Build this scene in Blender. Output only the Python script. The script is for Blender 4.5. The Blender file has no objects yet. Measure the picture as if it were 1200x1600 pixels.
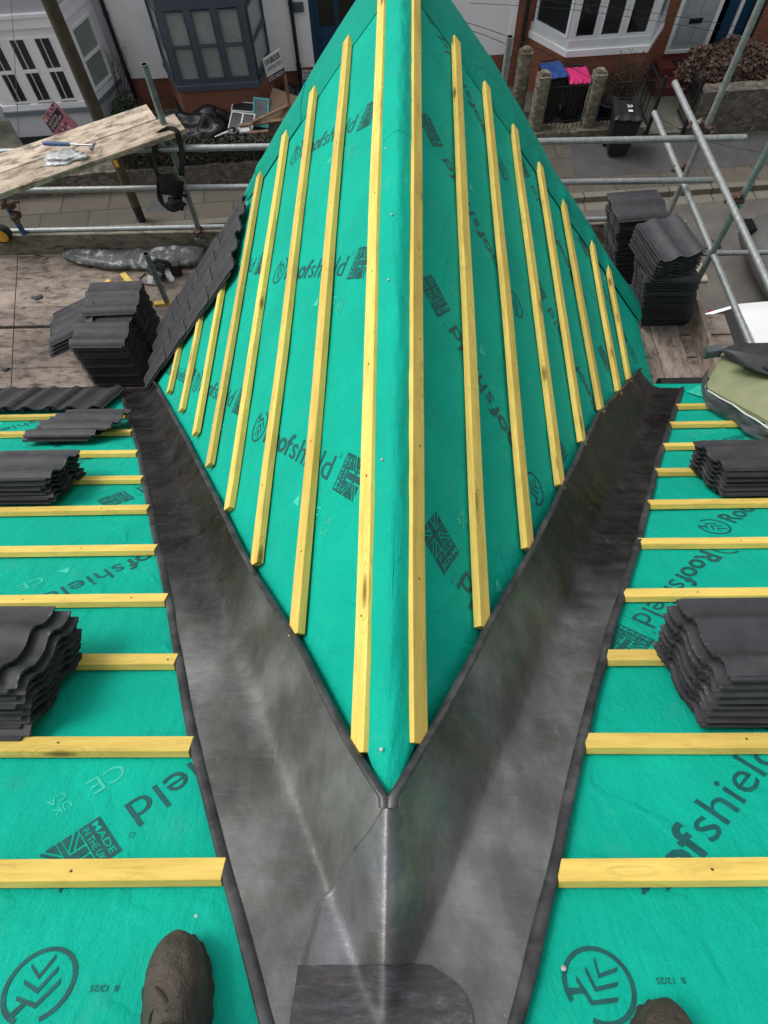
import bpy, bmesh, math, random
from mathutils import Vector, Matrix, noise
R = math.radians
random.seed(7)
scene = bpy.context.scene
C = scene.collection
V = Vector
# ------------------------------------------------------------------ camera
F = 982.73; PITCH = 1.09496935; YAW = -0.0370412586; ROLL = -0.0450368975
APEX = 6.8                                     # height of the ridge above the street
CAM = V((0.0285339, 0.3009984, 1.45726559 + APEX))
fwd = V((math.sin(YAW)*math.cos(PITCH), math.cos(YAW)*math.cos(PITCH), -math.sin(PITCH)))
r0 = V((math.cos(YAW), -math.sin(YAW), 0)); u0 = r0.cross(fwd)
RT = math.cos(ROLL)*r0 + math.sin(ROLL)*u0
UP = -math.sin(ROLL)*r0 + math.cos(ROLL)*u0
cd = bpy.data.cameras.new('camera'); cam = bpy.data.objects.new('camera', cd); C.objects.link(cam)
m = Matrix((RT, UP, -fwd)).transposed().to_4x4(); m.translation = CAM; cam.matrix_world = m
cd.sensor_fit = 'HORIZONTAL'; cd.sensor_width = 36; cd.lens = F/1200*36
cd.clip_start = 0.02; cd.clip_end = 500
scene.camera = cam
# ------------------------------------------------------------------ world, sun (overcast)
SUN_EL, SUN_AZ = R(56), R(-75)                 # azimuth from +y towards +x
world = bpy.data.worlds.new('World'); scene.world = world; world.use_nodes = True
wn = world.node_tree; bg = wn.nodes['Background']
sky = wn.nodes.new('ShaderNodeTexSky'); sky.sky_type = 'NISHITA'; sky.sun_disc = False
sky.sun_elevation = SUN_EL; sky.sun_rotation = SUN_AZ
sky.air_density = 1.0; sky.dust_density = 4.0; sky.ozone_density = 1.0
hsv = wn.nodes.new('ShaderNodeHueSaturation'); hsv.inputs['Saturation'].default_value = .18
wn.links.new(sky.outputs[0], hsv.inputs['Color']); wn.links.new(hsv.outputs[0], bg.inputs['Color'])
bg.inputs['Strength'].default_value = 0.15
sd = bpy.data.lights.new('sun', 'SUN'); sd.energy = 1.0; sd.angle = R(20); sd.color = (1, .97, .93)
so = bpy.data.objects.new('sun', sd); C.objects.link(so)
sdir = V((math.sin(SUN_AZ)*math.cos(SUN_EL), math.cos(SUN_AZ)*math.cos(SUN_EL), math.sin(SUN_EL)))
so.rotation_euler = sdir.to_track_quat('Z', 'Y').to_euler(); so.location = (0, 0, 30)
scene.render.engine = 'CYCLES'
scene.render.resolution_x = 768; scene.render.resolution_y = 1024
vs = scene.view_settings; vs.view_transform = 'Standard'; vs.look = 'None'; vs.gamma = 1; vs.exposure = 0.25
# ------------------------------------------------------------------ roof geometry
AL = 0.606269; BE = 0.8785; SK = 0.0227
TA, TB = math.tan(AL), math.tan(BE)
RAT = TA/TB
def ray(px, py):
    return CAM.copy(), fwd + (px-600)/F*RT - (py-800)/F*UP
def at_z(px, py, z):
    o, d = ray(px, py); return o + d*((z-o.z)/d.z)
def at_y(px, py, y):
    o, d = ray(px, py); return o + d*((y-o.y)/d.y)
NMAIN = V((0, math.sin(AL), math.cos(AL)))
URIDGE = V((math.sin(SK), math.cos(SK), 0))
def dv(side): return V((side*math.cos(BE)*math.cos(SK), -side*math.cos(BE)*math.sin(SK), -math.sin(BE)))
def dn(side):
    n = URIDGE.cross(dv(side)); return n if n.z > 0 else -n
A0 = V((0, 0, APEX))
def main_px(px, py, h=0):
    o, d = ray(px, py); s = (h - NMAIN.dot(o-A0))/NMAIN.dot(d); p = o+d*s-A0
    return p.x, p.y*math.cos(AL) - p.z*math.sin(AL)
def dorm_px(px, py, side, h=0):
    n = dn(side); o, d = ray(px, py); s = (h - n.dot(o-A0))/n.dot(d); p = o+d*s-A0
    return p.dot(URIDGE), p.dot(dv(side))
def wr(a, b, k):                                # gentle slackness of the membrane
    return .0050*noise.noise(V((a*1.7+k*9, b*1.7, k))) + .0024*noise.noise(V((a*6+k*3, b*5, 4.+k)))
def P_main(x, t, h=0):
    return A0 + V((x, t*math.cos(AL), -t*math.sin(AL))) + NMAIN*h
def P_dorm(side, y, d, h=0):
    return A0 + URIDGE*y + dv(side)*d + dn(side)*h
def surf_z(x, y):                               # the folded roof surface (plan x, y)
    zm = -y*TA
    xx = x*math.cos(SK)-y*math.sin(SK)
    zd = -TB*(math.sqrt(xx*xx+.0002)-.0141)
    if y < 0: zd = -TB*math.sqrt(xx*xx+.0009)-y*-3 if False else -9
    kk = min(1, max(0, (y-.15)/.75)); k = .006+.024*kk*kk*(3-2*kk)
    mx = max(zm, zd); mn = min(zm, zd)
    return APEX + mx + k*math.log(1+math.exp((mn-mx)/k))
def surf_hit(px, py, off=0):
    o, d = ray(px, py); s = .8
    while s < 12:
        p = o+d*s
        if p.z < surf_z(p.x, p.y)+off: break
        s += .01
    a, b = s-.01, s
    for _ in range(14):
        c = (a+b)/2; p = o+d*c
        if p.z < surf_z(p.x, p.y)+off: b = c
        else: a = c
    return o+d*b
# street frame
TH = R(4.2)
MST = Matrix.Rotation(TH, 4, 'Z')
def st(u, v, z): return MST @ V((u, v, z))
# ------------------------------------------------------------------ materials
def new_mat(name):
    m = bpy.data.materials.new(name); m.use_nodes = True
    nt = m.node_tree; b = nt.nodes['Principled BSDF']; return m, nt, b
def N(nt, t, **kw):
    n = nt.nodes.new(t)
    for k, v in kw.items():
        if k.startswith('i_'):
            key = k[2:]
            n.inputs[int(key) if key.isdigit() else key.replace('_', ' ')].default_value = v
        else: setattr(n, k, v)
    return n
def L(nt, a, b): nt.links.new(a, b)
def coords(nt, scale=(1, 1, 1), rnd=True, rot=(0, 0, 0)):
    tc = N(nt, 'ShaderNodeTexCoord'); mp = N(nt, 'ShaderNodeMapping')
    mp.inputs['Scale'].default_value = scale; mp.inputs['Rotation'].default_value = rot
    if rnd:
        oi = N(nt, 'ShaderNodeObjectInfo'); ad = N(nt, 'ShaderNodeVectorMath', operation='MULTIPLY_ADD')
        ad.inputs[1].default_value = (1, 1, 1)
        cm = N(nt, 'ShaderNodeMath', operation='MULTIPLY', i_1=37.)
        L(nt, oi.outputs['Random'], cm.inputs[0]); L(nt, tc.outputs['Object'], ad.inputs[0]); L(nt, cm.outputs[0], ad.inputs[2])
        L(nt, ad.outputs[0], mp.inputs['Vector'])
    else: L(nt, tc.outputs['Object'], mp.inputs['Vector'])
    return mp.outputs[0]
def ramp(nt, fac, stops):
    r = N(nt, 'ShaderNodeValToRGB'); e = r.color_ramp.elements
    while len(e) < len(stops): e.new(.5)
    for i, (p, c) in enumerate(stops):
        e[i].position = p; e[i].color = (*c, 1) if len(c) == 3 else c
    L(nt, fac, r.inputs[0]); return r.outputs[0]
def mixc(nt, fac, a, b, blend='MIX'):
    mx = N(nt, 'ShaderNodeMix', data_type='RGBA', blend_type=blend)
    for s, v in ((0, fac), (6, a), (7, b)):
        if hasattr(v, 'links'): L(nt, v, mx.inputs[s])
        else: mx.inputs[s].default_value = v if s == 0 else (*v, 1)
    return mx.outputs[2]
def noise_t(nt, vec, scale, detail=4, rough=.6):
    n = N(nt, 'ShaderNodeTexNoise', i_Scale=scale, i_Detail=detail, i_Roughness=rough); L(nt, vec, n.inputs['Vector']); return n.outputs[0]
def bump(nt, b, h, strength=.3, dist=.01, prev=None):
    bp = N(nt, 'ShaderNodeBump', i_Strength=strength, i_Distance=dist); L(nt, h, bp.inputs['Height'])
    if prev: L(nt, prev, bp.inputs['Normal'])
    L(nt, bp.outputs[0], b.inputs['Normal']); return bp.outputs[0]
def simple(name, col, rough=.6, metal=0, var=.25, scale=8, dirt=None, bmp=.15, bscale=60, bdist=.003, spec=None, coat=0, stretch=(1,1,1)):
    m, nt, b = new_mat(name); v = coords(nt, stretch)
    n = noise_t(nt, v, scale, 6)
    lo = tuple(c*(1-var) for c in col); hi = tuple(min(1, c*(1+var)) for c in col)
    c = ramp(nt, n, [(.3, lo), (.7, hi)])
    if dirt:
        n2 = noise_t(nt, v, scale*.35, 8, .7); f = ramp(nt, n2, [(.5, (0, 0, 0)), (.72, (1, 1, 1))])
        c = mixc(nt, f, c, dirt)
    L(nt, c, b.inputs['Base Color']); b.inputs['Roughness'].default_value = rough; b.inputs['Metallic'].default_value = metal
    if spec is not None: b.inputs['Specular IOR Level'].default_value = spec
    b.inputs['Coat Weight'].default_value = coat
    if bmp: bump(nt, b, noise_t(nt, v, bscale, 4), bmp, bdist)
    return m
def membrane_mat(name, base, prin=False):
    m, nt, b = new_mat(name); v = coords(nt, rnd=False)
    big = noise_t(nt, v, 3.2, 6, .6); fine = noise_t(nt, v, 190, 3, .6)
    c = ramp(nt, big, [(.25, tuple(x*.84 for x in base)), (.75, tuple(min(1, x*1.12) for x in base))])
    c = mixc(nt, .22, c, ramp(nt, fine, [(.3, (0.0, base[1]*.5, base[2]*.5)), (.7, (base[0]*1.5+.01, min(1, base[1]*1.5), min(1, base[2]*1.5)))]))
    smx = noise_t(nt, v, 7, 9, .75)
    c = mixc(nt, ramp(nt, smx, [(.6, (0, 0, 0)), (.8, (.35, .35, .35))]), c, (base[0]*.5+.01, base[1]*.55, base[2]*.58))
    c = mixc(nt, ramp(nt, noise_t(nt, v, 4.3, 9, .8), [(.56, (0,)*3), (.78, (.30,)*3)]), c, (.13, .33, .26))
    c = mixc(nt, ramp(nt, noise_t(nt, v, 1.3, 3, .5), [(.3, (.35,)*3), (.6, (0,)*3)]), c, tuple(x*.72 for x in base))
    L(nt, c, b.inputs['Base Color']); b.inputs['Roughness'].default_value = .75
    b.inputs['Specular IOR Level'].default_value = .16
    w = N(nt, 'ShaderNodeTexWave', i_Scale=110, i_Distortion=.4); w.bands_direction = 'X'; L(nt, v, w.inputs['Vector'])
    w2 = N(nt, 'ShaderNodeTexWave', i_Scale=110, i_Distortion=.4); w2.bands_direction = 'DIAGONAL'; L(nt, v, w2.inputs['Vector'])
    ad = N(nt, 'ShaderNodeMath', operation='ADD'); L(nt, w.outputs[1], ad.inputs[0]); L(nt, w2.outputs[1], ad.inputs[1])
    b1 = bump(nt, b, ad.outputs[0], .25, .0006)
    wm = N(nt, 'ShaderNodeMapping'); wm.inputs['Scale'].default_value = (1, .35, 1); L(nt, v, wm.inputs['Vector'])
    b2 = bump(nt, b, noise_t(nt, wm.outputs[0], 7, 8, .62), .8, .022, b1)
    # soft diagonal drag creases
    wd = N(nt, 'ShaderNodeTexWave', i_Scale=1.1, i_Distortion=14, i_Detail=4); wd.bands_direction = 'DIAGONAL'; wd.inputs['Detail Scale'].default_value = 1.4; L(nt, v, wd.inputs['Vector'])
    cr = ramp(nt, wd.outputs[1], [(.0, (1,)*3), (.12, (0,)*3)])
    b3 = bump(nt, b, cr, .35, .006, b2)
    bump(nt, b, noise_t(nt, v, 26, 5, .6), .3, .005, b3)
    return m
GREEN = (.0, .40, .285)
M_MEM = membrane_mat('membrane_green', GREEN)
M_MEM_SHADE = membrane_mat('membrane_green_shaded', (.0, .29, .205))  # same membrane, darker green: shade on the tilted verge strips put into the colour
M_PRINT = simple('print_dark_teal', (.0, .085, .078), .6, var=.3, scale=30, bmp=.1)
M_PRINTL = simple('print_pale_green', (.03, .52, .37), .55, var=.2, scale=30, bmp=.1)
def wood_mat(name, c1, c2, knot, dark=None, sx=1.2, sy=28, rough=.62, stain=0, knots=True):
    m, nt, b = new_mat(name)
    v = coords(nt, (sx*2.6, sy, sy)); vb = coords(nt, (1.3, 5, 5)); vf = coords(nt, (9, 150, 150))
    n = noise_t(nt, v, 1.3, 5, .55); nb = noise_t(nt, vb, 1.5, 5, .6)
    c = ramp(nt, nb, [(.3, c1), (.5, tuple((p+q)/2 for p, q in zip(c1, c2))), (.66, c2)])
    c = mixc(nt, .55, c, ramp(nt, n, [(.32, c1), (.62, tuple(x*1.06 for x in c2))]))
    c = mixc(nt, ramp(nt, noise_t(nt, vf, 1, 3, .6), [(.55, (0,)*3), (.75, (.35,)*3)]), c, knot)
    # swirling growth rings round the knots
    vk = coords(nt, (2.6, 11, 11)); vo = N(nt, 'ShaderNodeTexVoronoi', i_Scale=1.0); L(nt, vk, vo.inputs['Vector'])
    if knots:
        ms = N(nt, 'ShaderNodeMath', operation='MULTIPLY', i_1=70.); L(nt, vo.outputs['Distance'], ms.inputs[0])
        sn = N(nt, 'ShaderNodeMath', operation='SINE'); L(nt, ms.outputs[0], sn.inputs[0])
        rg = ramp(nt, sn.outputs[0], [(.5, (0,)*3), (1, (.5,)*3)]); fd = ramp(nt, vo.outputs['Distance'], [(.1, (1,)*3), (.42, (0,)*3)])
        c = mixc(nt, mixc(nt, 1., rg, fd, 'MULTIPLY'), c, knot)
        c = mixc(nt, ramp(nt, vo.outputs['Distance'], [(.06, (.9, .9, .9)), (.13, (.2, .2, .2)), (.2, (0, 0, 0))]), c, tuple(x*.45 for x in knot))
    vs_ = coords(nt, (2.5, 6, 6)); sp = noise_t(nt, vs_, 3, 8, .72)
    c = mixc(nt, ramp(nt, sp, [(.54-.08*stain, (0, 0, 0)), (.76-.1*stain, (.5+stain*.4,)*3)]), c, dark or tuple(x*.6 for x in c1))
    oi = N(nt, 'ShaderNodeObjectInfo')
    c = mixc(nt, .4, c, ramp(nt, oi.outputs['Random'], [(0, (.55, .55, .6)), (.5, (1, .95, .9)), (1, (1.25, 1.25, 1.3))]), 'MULTIPLY')
    L(nt, c, b.inputs['Base Color']); b.inputs['Roughness'].default_value = rough; b.inputs['Specular IOR Level'].default_value = .25
    bump(nt, b, noise_t(nt, coords(nt, (12, 60, 60)), 3, 5, .7), .25, .0012)
    return m
M_BAT = wood_mat('treated_batten', (.62, .435, .09), (.85, .63, .165), (.38, .20, .04), (.30, .24, .07))
M_NAILD = simple('dark_nail_head', (.06, .055, .05), .5, .5)
M_BOARD = wood_mat('weathered_scaffold_board', (.25, .20, .165), (.40, .33, .275), (.16, .125, .10), (.08, .066, .055), sy=16, rough=.85, stain=1)
M_PLANK = wood_mat('pale_scaffold_plank', (.40, .32, .24), (.64, .54, .42), (.16, .115, .085), (.09, .068, .052), sy=14, rough=.85, stain=1)
M_TOE = wood_mat('grimy_toe_board', (.17, .15, .115), (.28, .245, .195), (.08, .066, .05), (.04, .036, .03), sy=14, rough=.85, stain=1)
M_OLDPOLE = wood_mat('telegraph_pole_wood', (.05, .045, .03), (.095, .085, .055), (.03, .025, .018), (.02, .018, .015), sx=6, sy=6, knots=False)
def tile_mat():
    m, nt, b = new_mat('concrete_tile'); v = coords(nt)
    n = noise_t(nt, v, 14, 8, .65); f = noise_t(nt, v, 420, 2, .6)
    c = ramp(nt, n, [(.3, (.034, .034, .038)), (.7, (.058, .058, .065))])
    c = mixc(nt, ramp(nt, noise_t(nt, v, 9, 9, .78), [(.66, (0,0,0)), (.74, (.30,.30,.30))]), c, (.17, .17, .17))
    tc = N(nt, 'ShaderNodeTexCoord'); sx_ = N(nt, 'ShaderNodeSeparateXYZ'); L(nt, tc.outputs['Object'], sx_.inputs[0])
    em = ramp(nt, sx_.outputs[0], [(.0, (1,)*3), (.014, (0,)*3), (.408, (0,)*3), (.42, (1,)*3)])
    ch = ramp(nt, noise_t(nt, v, 30, 6, .8), [(.54, (0,)*3), (.66, (.8,)*3)])
    c = mixc(nt, mixc(nt, 1., em, ch, 'MULTIPLY'), c, (.26, .26, .26))
    c = mixc(nt, ramp(nt, noise_t(nt, v, 3.5, 6, .7), [(.5, (0,)*3), (.75, (.45,)*3)]), c, (.085, .08, .075))
    oi = N(nt, 'ShaderNodeObjectInfo')
    c = mixc(nt, .5, c, ramp(nt, oi.outputs['Random'], [(0, (.7,)*3), (1, (1.3,)*3)]), 'MULTIPLY')
    L(nt, c, b.inputs['Base Color']); b.inputs['Roughness'].default_value = .6; b.inputs['Specular IOR Level'].default_value = .35
    bump(nt, b, f, .25, .0012); return m
M_TILE = tile_mat()
def tile_end_mat():
    m, nt, b = new_mat('tile_broken_edge'); v = coords(nt)
    n = noise_t(nt, v, 45, 8, .75)
    c = ramp(nt, n, [(.3, (.010, .010, .011)), (.6, (.028, .028, .030)), (.68, (.05, .05, .05)), (.78, (.30, .30, .30))])
    L(nt, c, b.inputs['Base Color']); b.inputs['Roughness'].default_value = .75
    bump(nt, b, n, .9, .008); return m
M_TEND = tile_end_mat()
def lead_mat(name, blue=0., dark=1.):
    m, nt, b = new_mat(name); v = coords(nt, rnd=False)
    def mapped(sc, rot=(0, 0, 0)):
        q = N(nt, 'ShaderNodeMapping'); q.inputs['Scale'].default_value = sc; q.inputs['Rotation'].default_value = rot; L(nt, v, q.inputs['Vector']); return q.outputs[0]
    n = noise_t(nt, v, 3.4, 7, .62); across = mapped((2.2, 13, 3)); along = mapped((14, 2.0, 5), (0, 0, .5))
    nb = noise_t(nt, mapped((1.6, 1, 1), (0, 0, .6)), 4.2, 5, .55)
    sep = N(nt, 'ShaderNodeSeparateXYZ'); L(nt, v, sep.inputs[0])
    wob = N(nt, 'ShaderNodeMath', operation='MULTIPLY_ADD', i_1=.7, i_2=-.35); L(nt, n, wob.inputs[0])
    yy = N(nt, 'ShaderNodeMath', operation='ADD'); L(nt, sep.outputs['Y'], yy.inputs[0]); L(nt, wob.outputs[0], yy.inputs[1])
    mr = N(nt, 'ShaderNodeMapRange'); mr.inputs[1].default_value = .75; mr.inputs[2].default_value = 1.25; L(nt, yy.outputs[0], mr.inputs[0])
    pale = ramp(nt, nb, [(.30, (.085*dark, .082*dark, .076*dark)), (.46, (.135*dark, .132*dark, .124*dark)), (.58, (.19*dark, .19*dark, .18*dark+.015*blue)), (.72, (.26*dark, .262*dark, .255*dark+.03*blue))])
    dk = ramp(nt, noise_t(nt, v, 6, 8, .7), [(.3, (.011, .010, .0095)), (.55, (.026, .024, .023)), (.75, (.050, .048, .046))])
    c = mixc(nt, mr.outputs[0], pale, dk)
    c = mixc(nt, ramp(nt, noise_t(nt, across, 3, 8, .72), [(.56, (0,)*3), (.78, (.30,)*3)]), c, (.26, .27, .29))
    c = mixc(nt, ramp(nt, noise_t(nt, along, 3, 8, .72), [(.60, (0,)*3), (.74, (.38,)*3)]), c, (.30, .31, .32))
    c = mixc(nt, ramp(nt, noise_t(nt, v, 9, 9, .8), [(.58, (0,)*3), (.76, (.4,)*3)]), c, (.085, .072, .058))
    c = mixc(nt, ramp(nt, noise_t(nt, v, 60, 3, .7), [(.70, (0,)*3), (.78, (.5,)*3)]), c, (.34, .34, .34))
    L(nt, c, b.inputs['Base Color']); b.inputs['Metallic'].default_value = .5
    rg = N(nt, 'ShaderNodeMapRange'); rg.inputs[1].default_value = .35; rg.inputs[2].default_value = .65; rg.inputs[3].default_value = .24; rg.inputs[4].default_value = .55
    L(nt, noise_t(nt, v, 6, 7, .65), rg.inputs[0]); L(nt, rg.outputs[0], b.inputs['Roughness'])
    vo = N(nt, 'ShaderNodeTexVoronoi', i_Scale=17, feature='SMOOTH_F1'); L(nt, mapped((1, .6, 1), (0, 0, .4)), vo.inputs['Vector'])
    b1 = bump(nt, b, noise_t(nt, v, 6, 5, .55), .55, .018)
    b2 = bump(nt, b, vo.outputs['Distance'], .22, .005, b1)
    b3 = bump(nt, b, noise_t(nt, across, 4, 6, .65), .35, .004, b2)
    bump(nt, b, noise_t(nt, v, 90, 4, .6), .12, .0015, b3)
    return m
M_LEAD = lead_mat('lead_sheet')
M_LEADB = lead_mat('lead_sheet_blueish', 1., .8)
def patch_lead():
    m, nt, b = new_mat('old_lead_patch'); v = coords(nt, (5, 22, 5), rnd=False)
    n = noise_t(nt, v, 2.2, 9, .8); v2 = coords(nt, rnd=False); n2 = noise_t(nt, v2, 12, 8, .7)
    c = ramp(nt, n, [(.32, (.026, .025, .027)), (.46, (.055, .054, .060)), (.58, (.10, .10, .108)), (.70, (.27, .27, .28))])
    c = mixc(nt, ramp(nt, n2, [(.58, (0,)*3), (.70, (.5,)*3)]), c, (.15, .10, .07)); c = mixc(nt, ramp(nt, noise_t(nt, v2, 7, 6, .7), [(.38, (.8,)*3), (.6, (0,)*3)]), c, (.040, .038, .038))
    L(nt, c, b.inputs['Base Color']); b.inputs['Metallic'].default_value = .4; b.inputs['Roughness'].default_value = .5
    bump(nt, b, n, .3, .002); return m
M_LEADP = patch_lead()
M_LEADE = simple('lead_welt', (.055, .055, .058), .42, .4, var=.55, scale=16, dirt=(.15, .15, .15))
def galv():
    m, nt, b = new_mat('galvanised_tube'); v = coords(nt, (1, 1, .35)); n = noise_t(nt, v, 30, 8, .75)
    c = ramp(nt, n, [(.3, (.20, .215, .21)), (.55, (.33, .345, .34)), (.75, (.50, .51, .50))])
    L(nt, c, b.inputs['Base Color']); b.inputs['Metallic'].default_value = .55; b.inputs['Roughness'].default_value = .5
    bump(nt, b, n, .2, .001); return m
M_GALV = galv()
M_GALVG = simple('greenish_tube', (.20, .25, .235), .5, .35, var=.25, scale=20, dirt=(.10, .12, .11))
M_RUST = simple('rusty_coupler', (.10, .055, .04), .7, .5, var=.6, scale=40, dirt=(.22, .20, .18))
M_BLUE = simple('blue_paint', (.03, .09, .22), .5, var=.3, scale=20, dirt=(.10, .10, .12))
M_BLACKP = simple('black_plastic', (.012, .013, .014), .42, var=.3, scale=20)
M_BLACKM = simple('matt_black', (.010, .010, .011), .7, var=.3, scale=20)
def walls(name, base, var=.08, dirt=None, rough=.85, bs=40, bd=.006):
    return simple(name, base, rough, 0, var, 1.2, dirt, .35, bs, bd)
M_LILAC = walls('lilac_grey_render', (.46, .44, .49), dirt=(.27, .26, .29))
M_LGREY = walls('pale_grey_render', (.60, .61, .64), dirt=(.44, .45, .47))
M_WREND = walls('white_render', (.90, .90, .92), dirt=(.74, .74, .76))
M_WPAINT = walls('white_painted_frame', (.90, .90, .91), dirt=(.72, .72, .72), rough=.5)
M_SLATEB = walls('slate_blue_frame', (.062, .084, .105), dirt=(.085, .115, .135), rough=.5)
M_SILLG = walls('grey_sill_paint', (.15, .19, .22), rough=.6)
M_PLINTH = walls('dark_teal_plinth', (.022, .035, .042), rough=.7)
M_PVC = walls('grey_white_window_frame', (.70, .75, .77), rough=.4)
M_DOORG = walls('pale_green_grey_door', (.38, .42, .43), rough=.45)
M_DOORB = walls('blue_door_paint', (.01, .055, .11), rough=.4)
M_DARKIN = simple('dark_interior', (.006, .006, .007), .8, bmp=0)
M_REDSTEP = walls('red_step', (.20, .04, .035), rough=.7, dirt=(.08, .04, .035))
def brick_mat(name, c1, c2, mortar, sx=1., bw=.225, bh=.075, ms=.012, off=.5, vertical=True, dirtc=(.05, .05, .04), rough=.85, sq=1., bd=.004):
    m, nt, b = new_mat(name); tc = N(nt, 'ShaderNodeTexCoord')
    if vertical:
        sp = N(nt, 'ShaderNodeSeparateXYZ'); cb = N(nt, 'ShaderNodeCombineXYZ'); ad = N(nt, 'ShaderNodeMath', operation='ADD')
        L(nt, tc.outputs['Object'], sp.inputs[0]); L(nt, sp.outputs[0], ad.inputs[0]); L(nt, sp.outputs[1], ad.inputs[1])
        L(nt, ad.outputs[0], cb.inputs[0]); L(nt, sp.outputs[2], cb.inputs[1]); vec = cb.outputs[0]
    else: vec = tc.outputs['Object']
    w = N(nt, 'ShaderNodeTexBrick', offset=off, i_Scale=1.); w.squash = sq
    w.inputs['Brick Width'].default_value = bw; w.inputs['Row Height'].default_value = bh; w.inputs['Mortar Size'].default_value = ms
    w.inputs['Color1'].default_value = (*c1, 1); w.inputs['Color2'].default_value = (*c2, 1); w.inputs['Mortar'].default_value = (*mortar, 1); w.inputs['Bias'].default_value = 0
    L(nt, vec, w.inputs['Vector']); n = noise_t(nt, tc.outputs['Object'], 2.2, 8, .7)
    c = mixc(nt, ramp(nt, n, [(.45, (0,)*3), (.75, (.75,)*3)]), w.outputs[0], dirtc)
    n2 = noise_t(nt, tc.outputs['Object'], 25, 6, .7)
    c = mixc(nt, .5, c, ramp(nt, n2, [(.3, (.6,)*3), (.7, (1.3,)*3)]), 'MULTIPLY')
    L(nt, c, b.inputs['Base Color']); b.inputs['Roughness'].default_value = rough
    iv = N(nt, 'ShaderNodeMath', operation='SUBTRACT', i_0=1.); L(nt, w.outputs[1], iv.inputs[1])
    b1 = bump(nt, b, iv.outputs[0], .6, bd); bump(nt, b, n2, .3, .004, b1)
    return m
M_BRICK = brick_mat('red_brick', (.36, .11, .055), (.24, .07, .04), (.17, .11, .09), dirtc=(.15, .07, .05))
M_BRICKO = brick_mat('orange_brick', (.40, .125, .055), (.28, .08, .04), (.18, .11, .08), dirtc=(.17, .075, .05))
M_OWNB = brick_mat('own_wall_brick', (.20, .08, .05), (.14, .06, .04), (.16, .14, .12))
M_FLAG = brick_mat('pavement_flags', (.125, .107, .082), (.09, .08, .065), (.045, .04, .034), bw=.95, bh=.62, ms=.014, off=.37, vertical=False, dirtc=(.062, .056, .046), bd=.003)
M_KERB = brick_mat('granite_kerb', (.19, .17, .135), (.15, .135, .11), (.04, .037, .03), bw=.85, bh=5, ms=.012, vertical=False, dirtc=(.14, .125, .10))
M_ASPH = simple('asphalt', (.115, .105, .093), .92, 0, .25, 2.2, (.08, .074, .066), .6, 160, .006)
M_TARMAC = simple('dark_tarmac', (.075, .074, .075), .92, 0, .2, 3, (.055, .05, .045), .5, 160, .005)
M_CONC = simple('mossy_concrete', (.20, .195, .155), .92, 0, .25, 4, (.07, .075, .05), .5, 60, .008)
M_CONCRED = simple('red_path', (.10, .035, .03), .9, 0, .25, 4, (.06, .04, .035), .4, 60, .005)
def rubble(name, a, bcol):
    m, nt, b = new_mat(name); v = coords(nt, (1, 1, 1.6), rnd=False)
    vo = N(nt, 'ShaderNodeTexVoronoi', i_Scale=10, feature='F1'); L(nt, v, vo.inputs['Vector'])
    ve = N(nt, 'ShaderNodeTexVoronoi', i_Scale=10, feature='DISTANCE_TO_EDGE'); L(nt, v, ve.inputs['Vector'])
    c = ramp(nt, vo.outputs['Color'], [(.2, a), (.8, bcol)])
    c = mixc(nt, ramp(nt, ve.outputs[0], [(.0, (.6,)*3), (.06, (0,)*3)]), c, tuple(x*.35 for x in a))
    n = noise_t(nt, v, 9, 8, .75); c = mixc(nt, ramp(nt, n, [(.5, (0,)*3), (.7, (.8,)*3)]), c, (.045, .05, .028))
    L(nt, c, b.inputs['Base Color']); b.inputs['Roughness'].default_value = .95
    b1 = bump(nt, b, ve.outputs[0], .6, .03); bump(nt, b, n, .7, .02, b1); return m
M_RUB = rubble('rubble_stone', (.09, .08, .067), (.19, .17, .135))
M_RUBP = rubble('pillar_stone', (.14, .12, .09), (.27, .24, .18))
def glass_mat(name, col, rough=.08):
    m, nt, b = new_mat(name); b.inputs['Base Color'].default_value = (*col, 1); b.inputs['Roughness'].default_value = rough
    b.inputs['Specular IOR Level'].default_value = .6; return m
M_GLASS = glass_mat('dark_window_glass', (.010, .013, .014))
def blind_mat(name, c1, c2, scale=26, rough=.35):
    m, nt, b = new_mat(name); tc = N(nt, 'ShaderNodeTexCoord'); sp = N(nt, 'ShaderNodeSeparateXYZ'); L(nt, tc.outputs['Object'], sp.inputs[0])
    ml = N(nt, 'ShaderNodeMath', operation='MULTIPLY', i_1=scale); L(nt, sp.outputs[2], ml.inputs[0])
    fr = N(nt, 'ShaderNodeMath', operation='FRACT'); L(nt, ml.outputs[0], fr.inputs[0])
    c = ramp(nt, fr.outputs[0], [(0, c2), (.3, c1), (.85, c1), (1, c2)])
    n = noise_t(nt, tc.outputs['Object'], 3, 5); c = mixc(nt, .5, c, ramp(nt, n, [(.3, (.65,)*3), (.7, (1.2,)*3)]), 'MULTIPLY')
    L(nt, c, b.inputs['Base Color']); b.inputs['Roughness'].default_value = rough; b.inputs['Coat Weight'].default_value = .6; b.inputs['Coat Roughness'].default_value = .05
    return m
M_BLINDG = blind_mat('closed_blind_behind_glass', (.30, .36, .34), (.17, .22, .21))
M_BLINDD = blind_mat('dark_blind_behind_glass', (.010, .014, .015), (.05, .055, .055), 30)
M_WHITE = simple('white_plastic', (.72, .72, .72), .4, var=.08)
M_CARW = simple('white_car_paint', (.78, .79, .80), .25, var=.03, scale=2, coat=.8, bmp=0)
M_CARD = simple('grey_car_paint', (.07, .07, .066), .5, var=.2, scale=2, bmp=0)
M_REDL = simple('red_lamp', (.35, .01, .015), .15, var=.3, coat=1, bmp=0)
M_CARGL = simple('dark_car_glass', (.006, .007, .008), .3, var=.2, bmp=0, spec=.25)
M_PINK = simple('pink_plastic', (.75, .03, .20), .4, var=.12)
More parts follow.
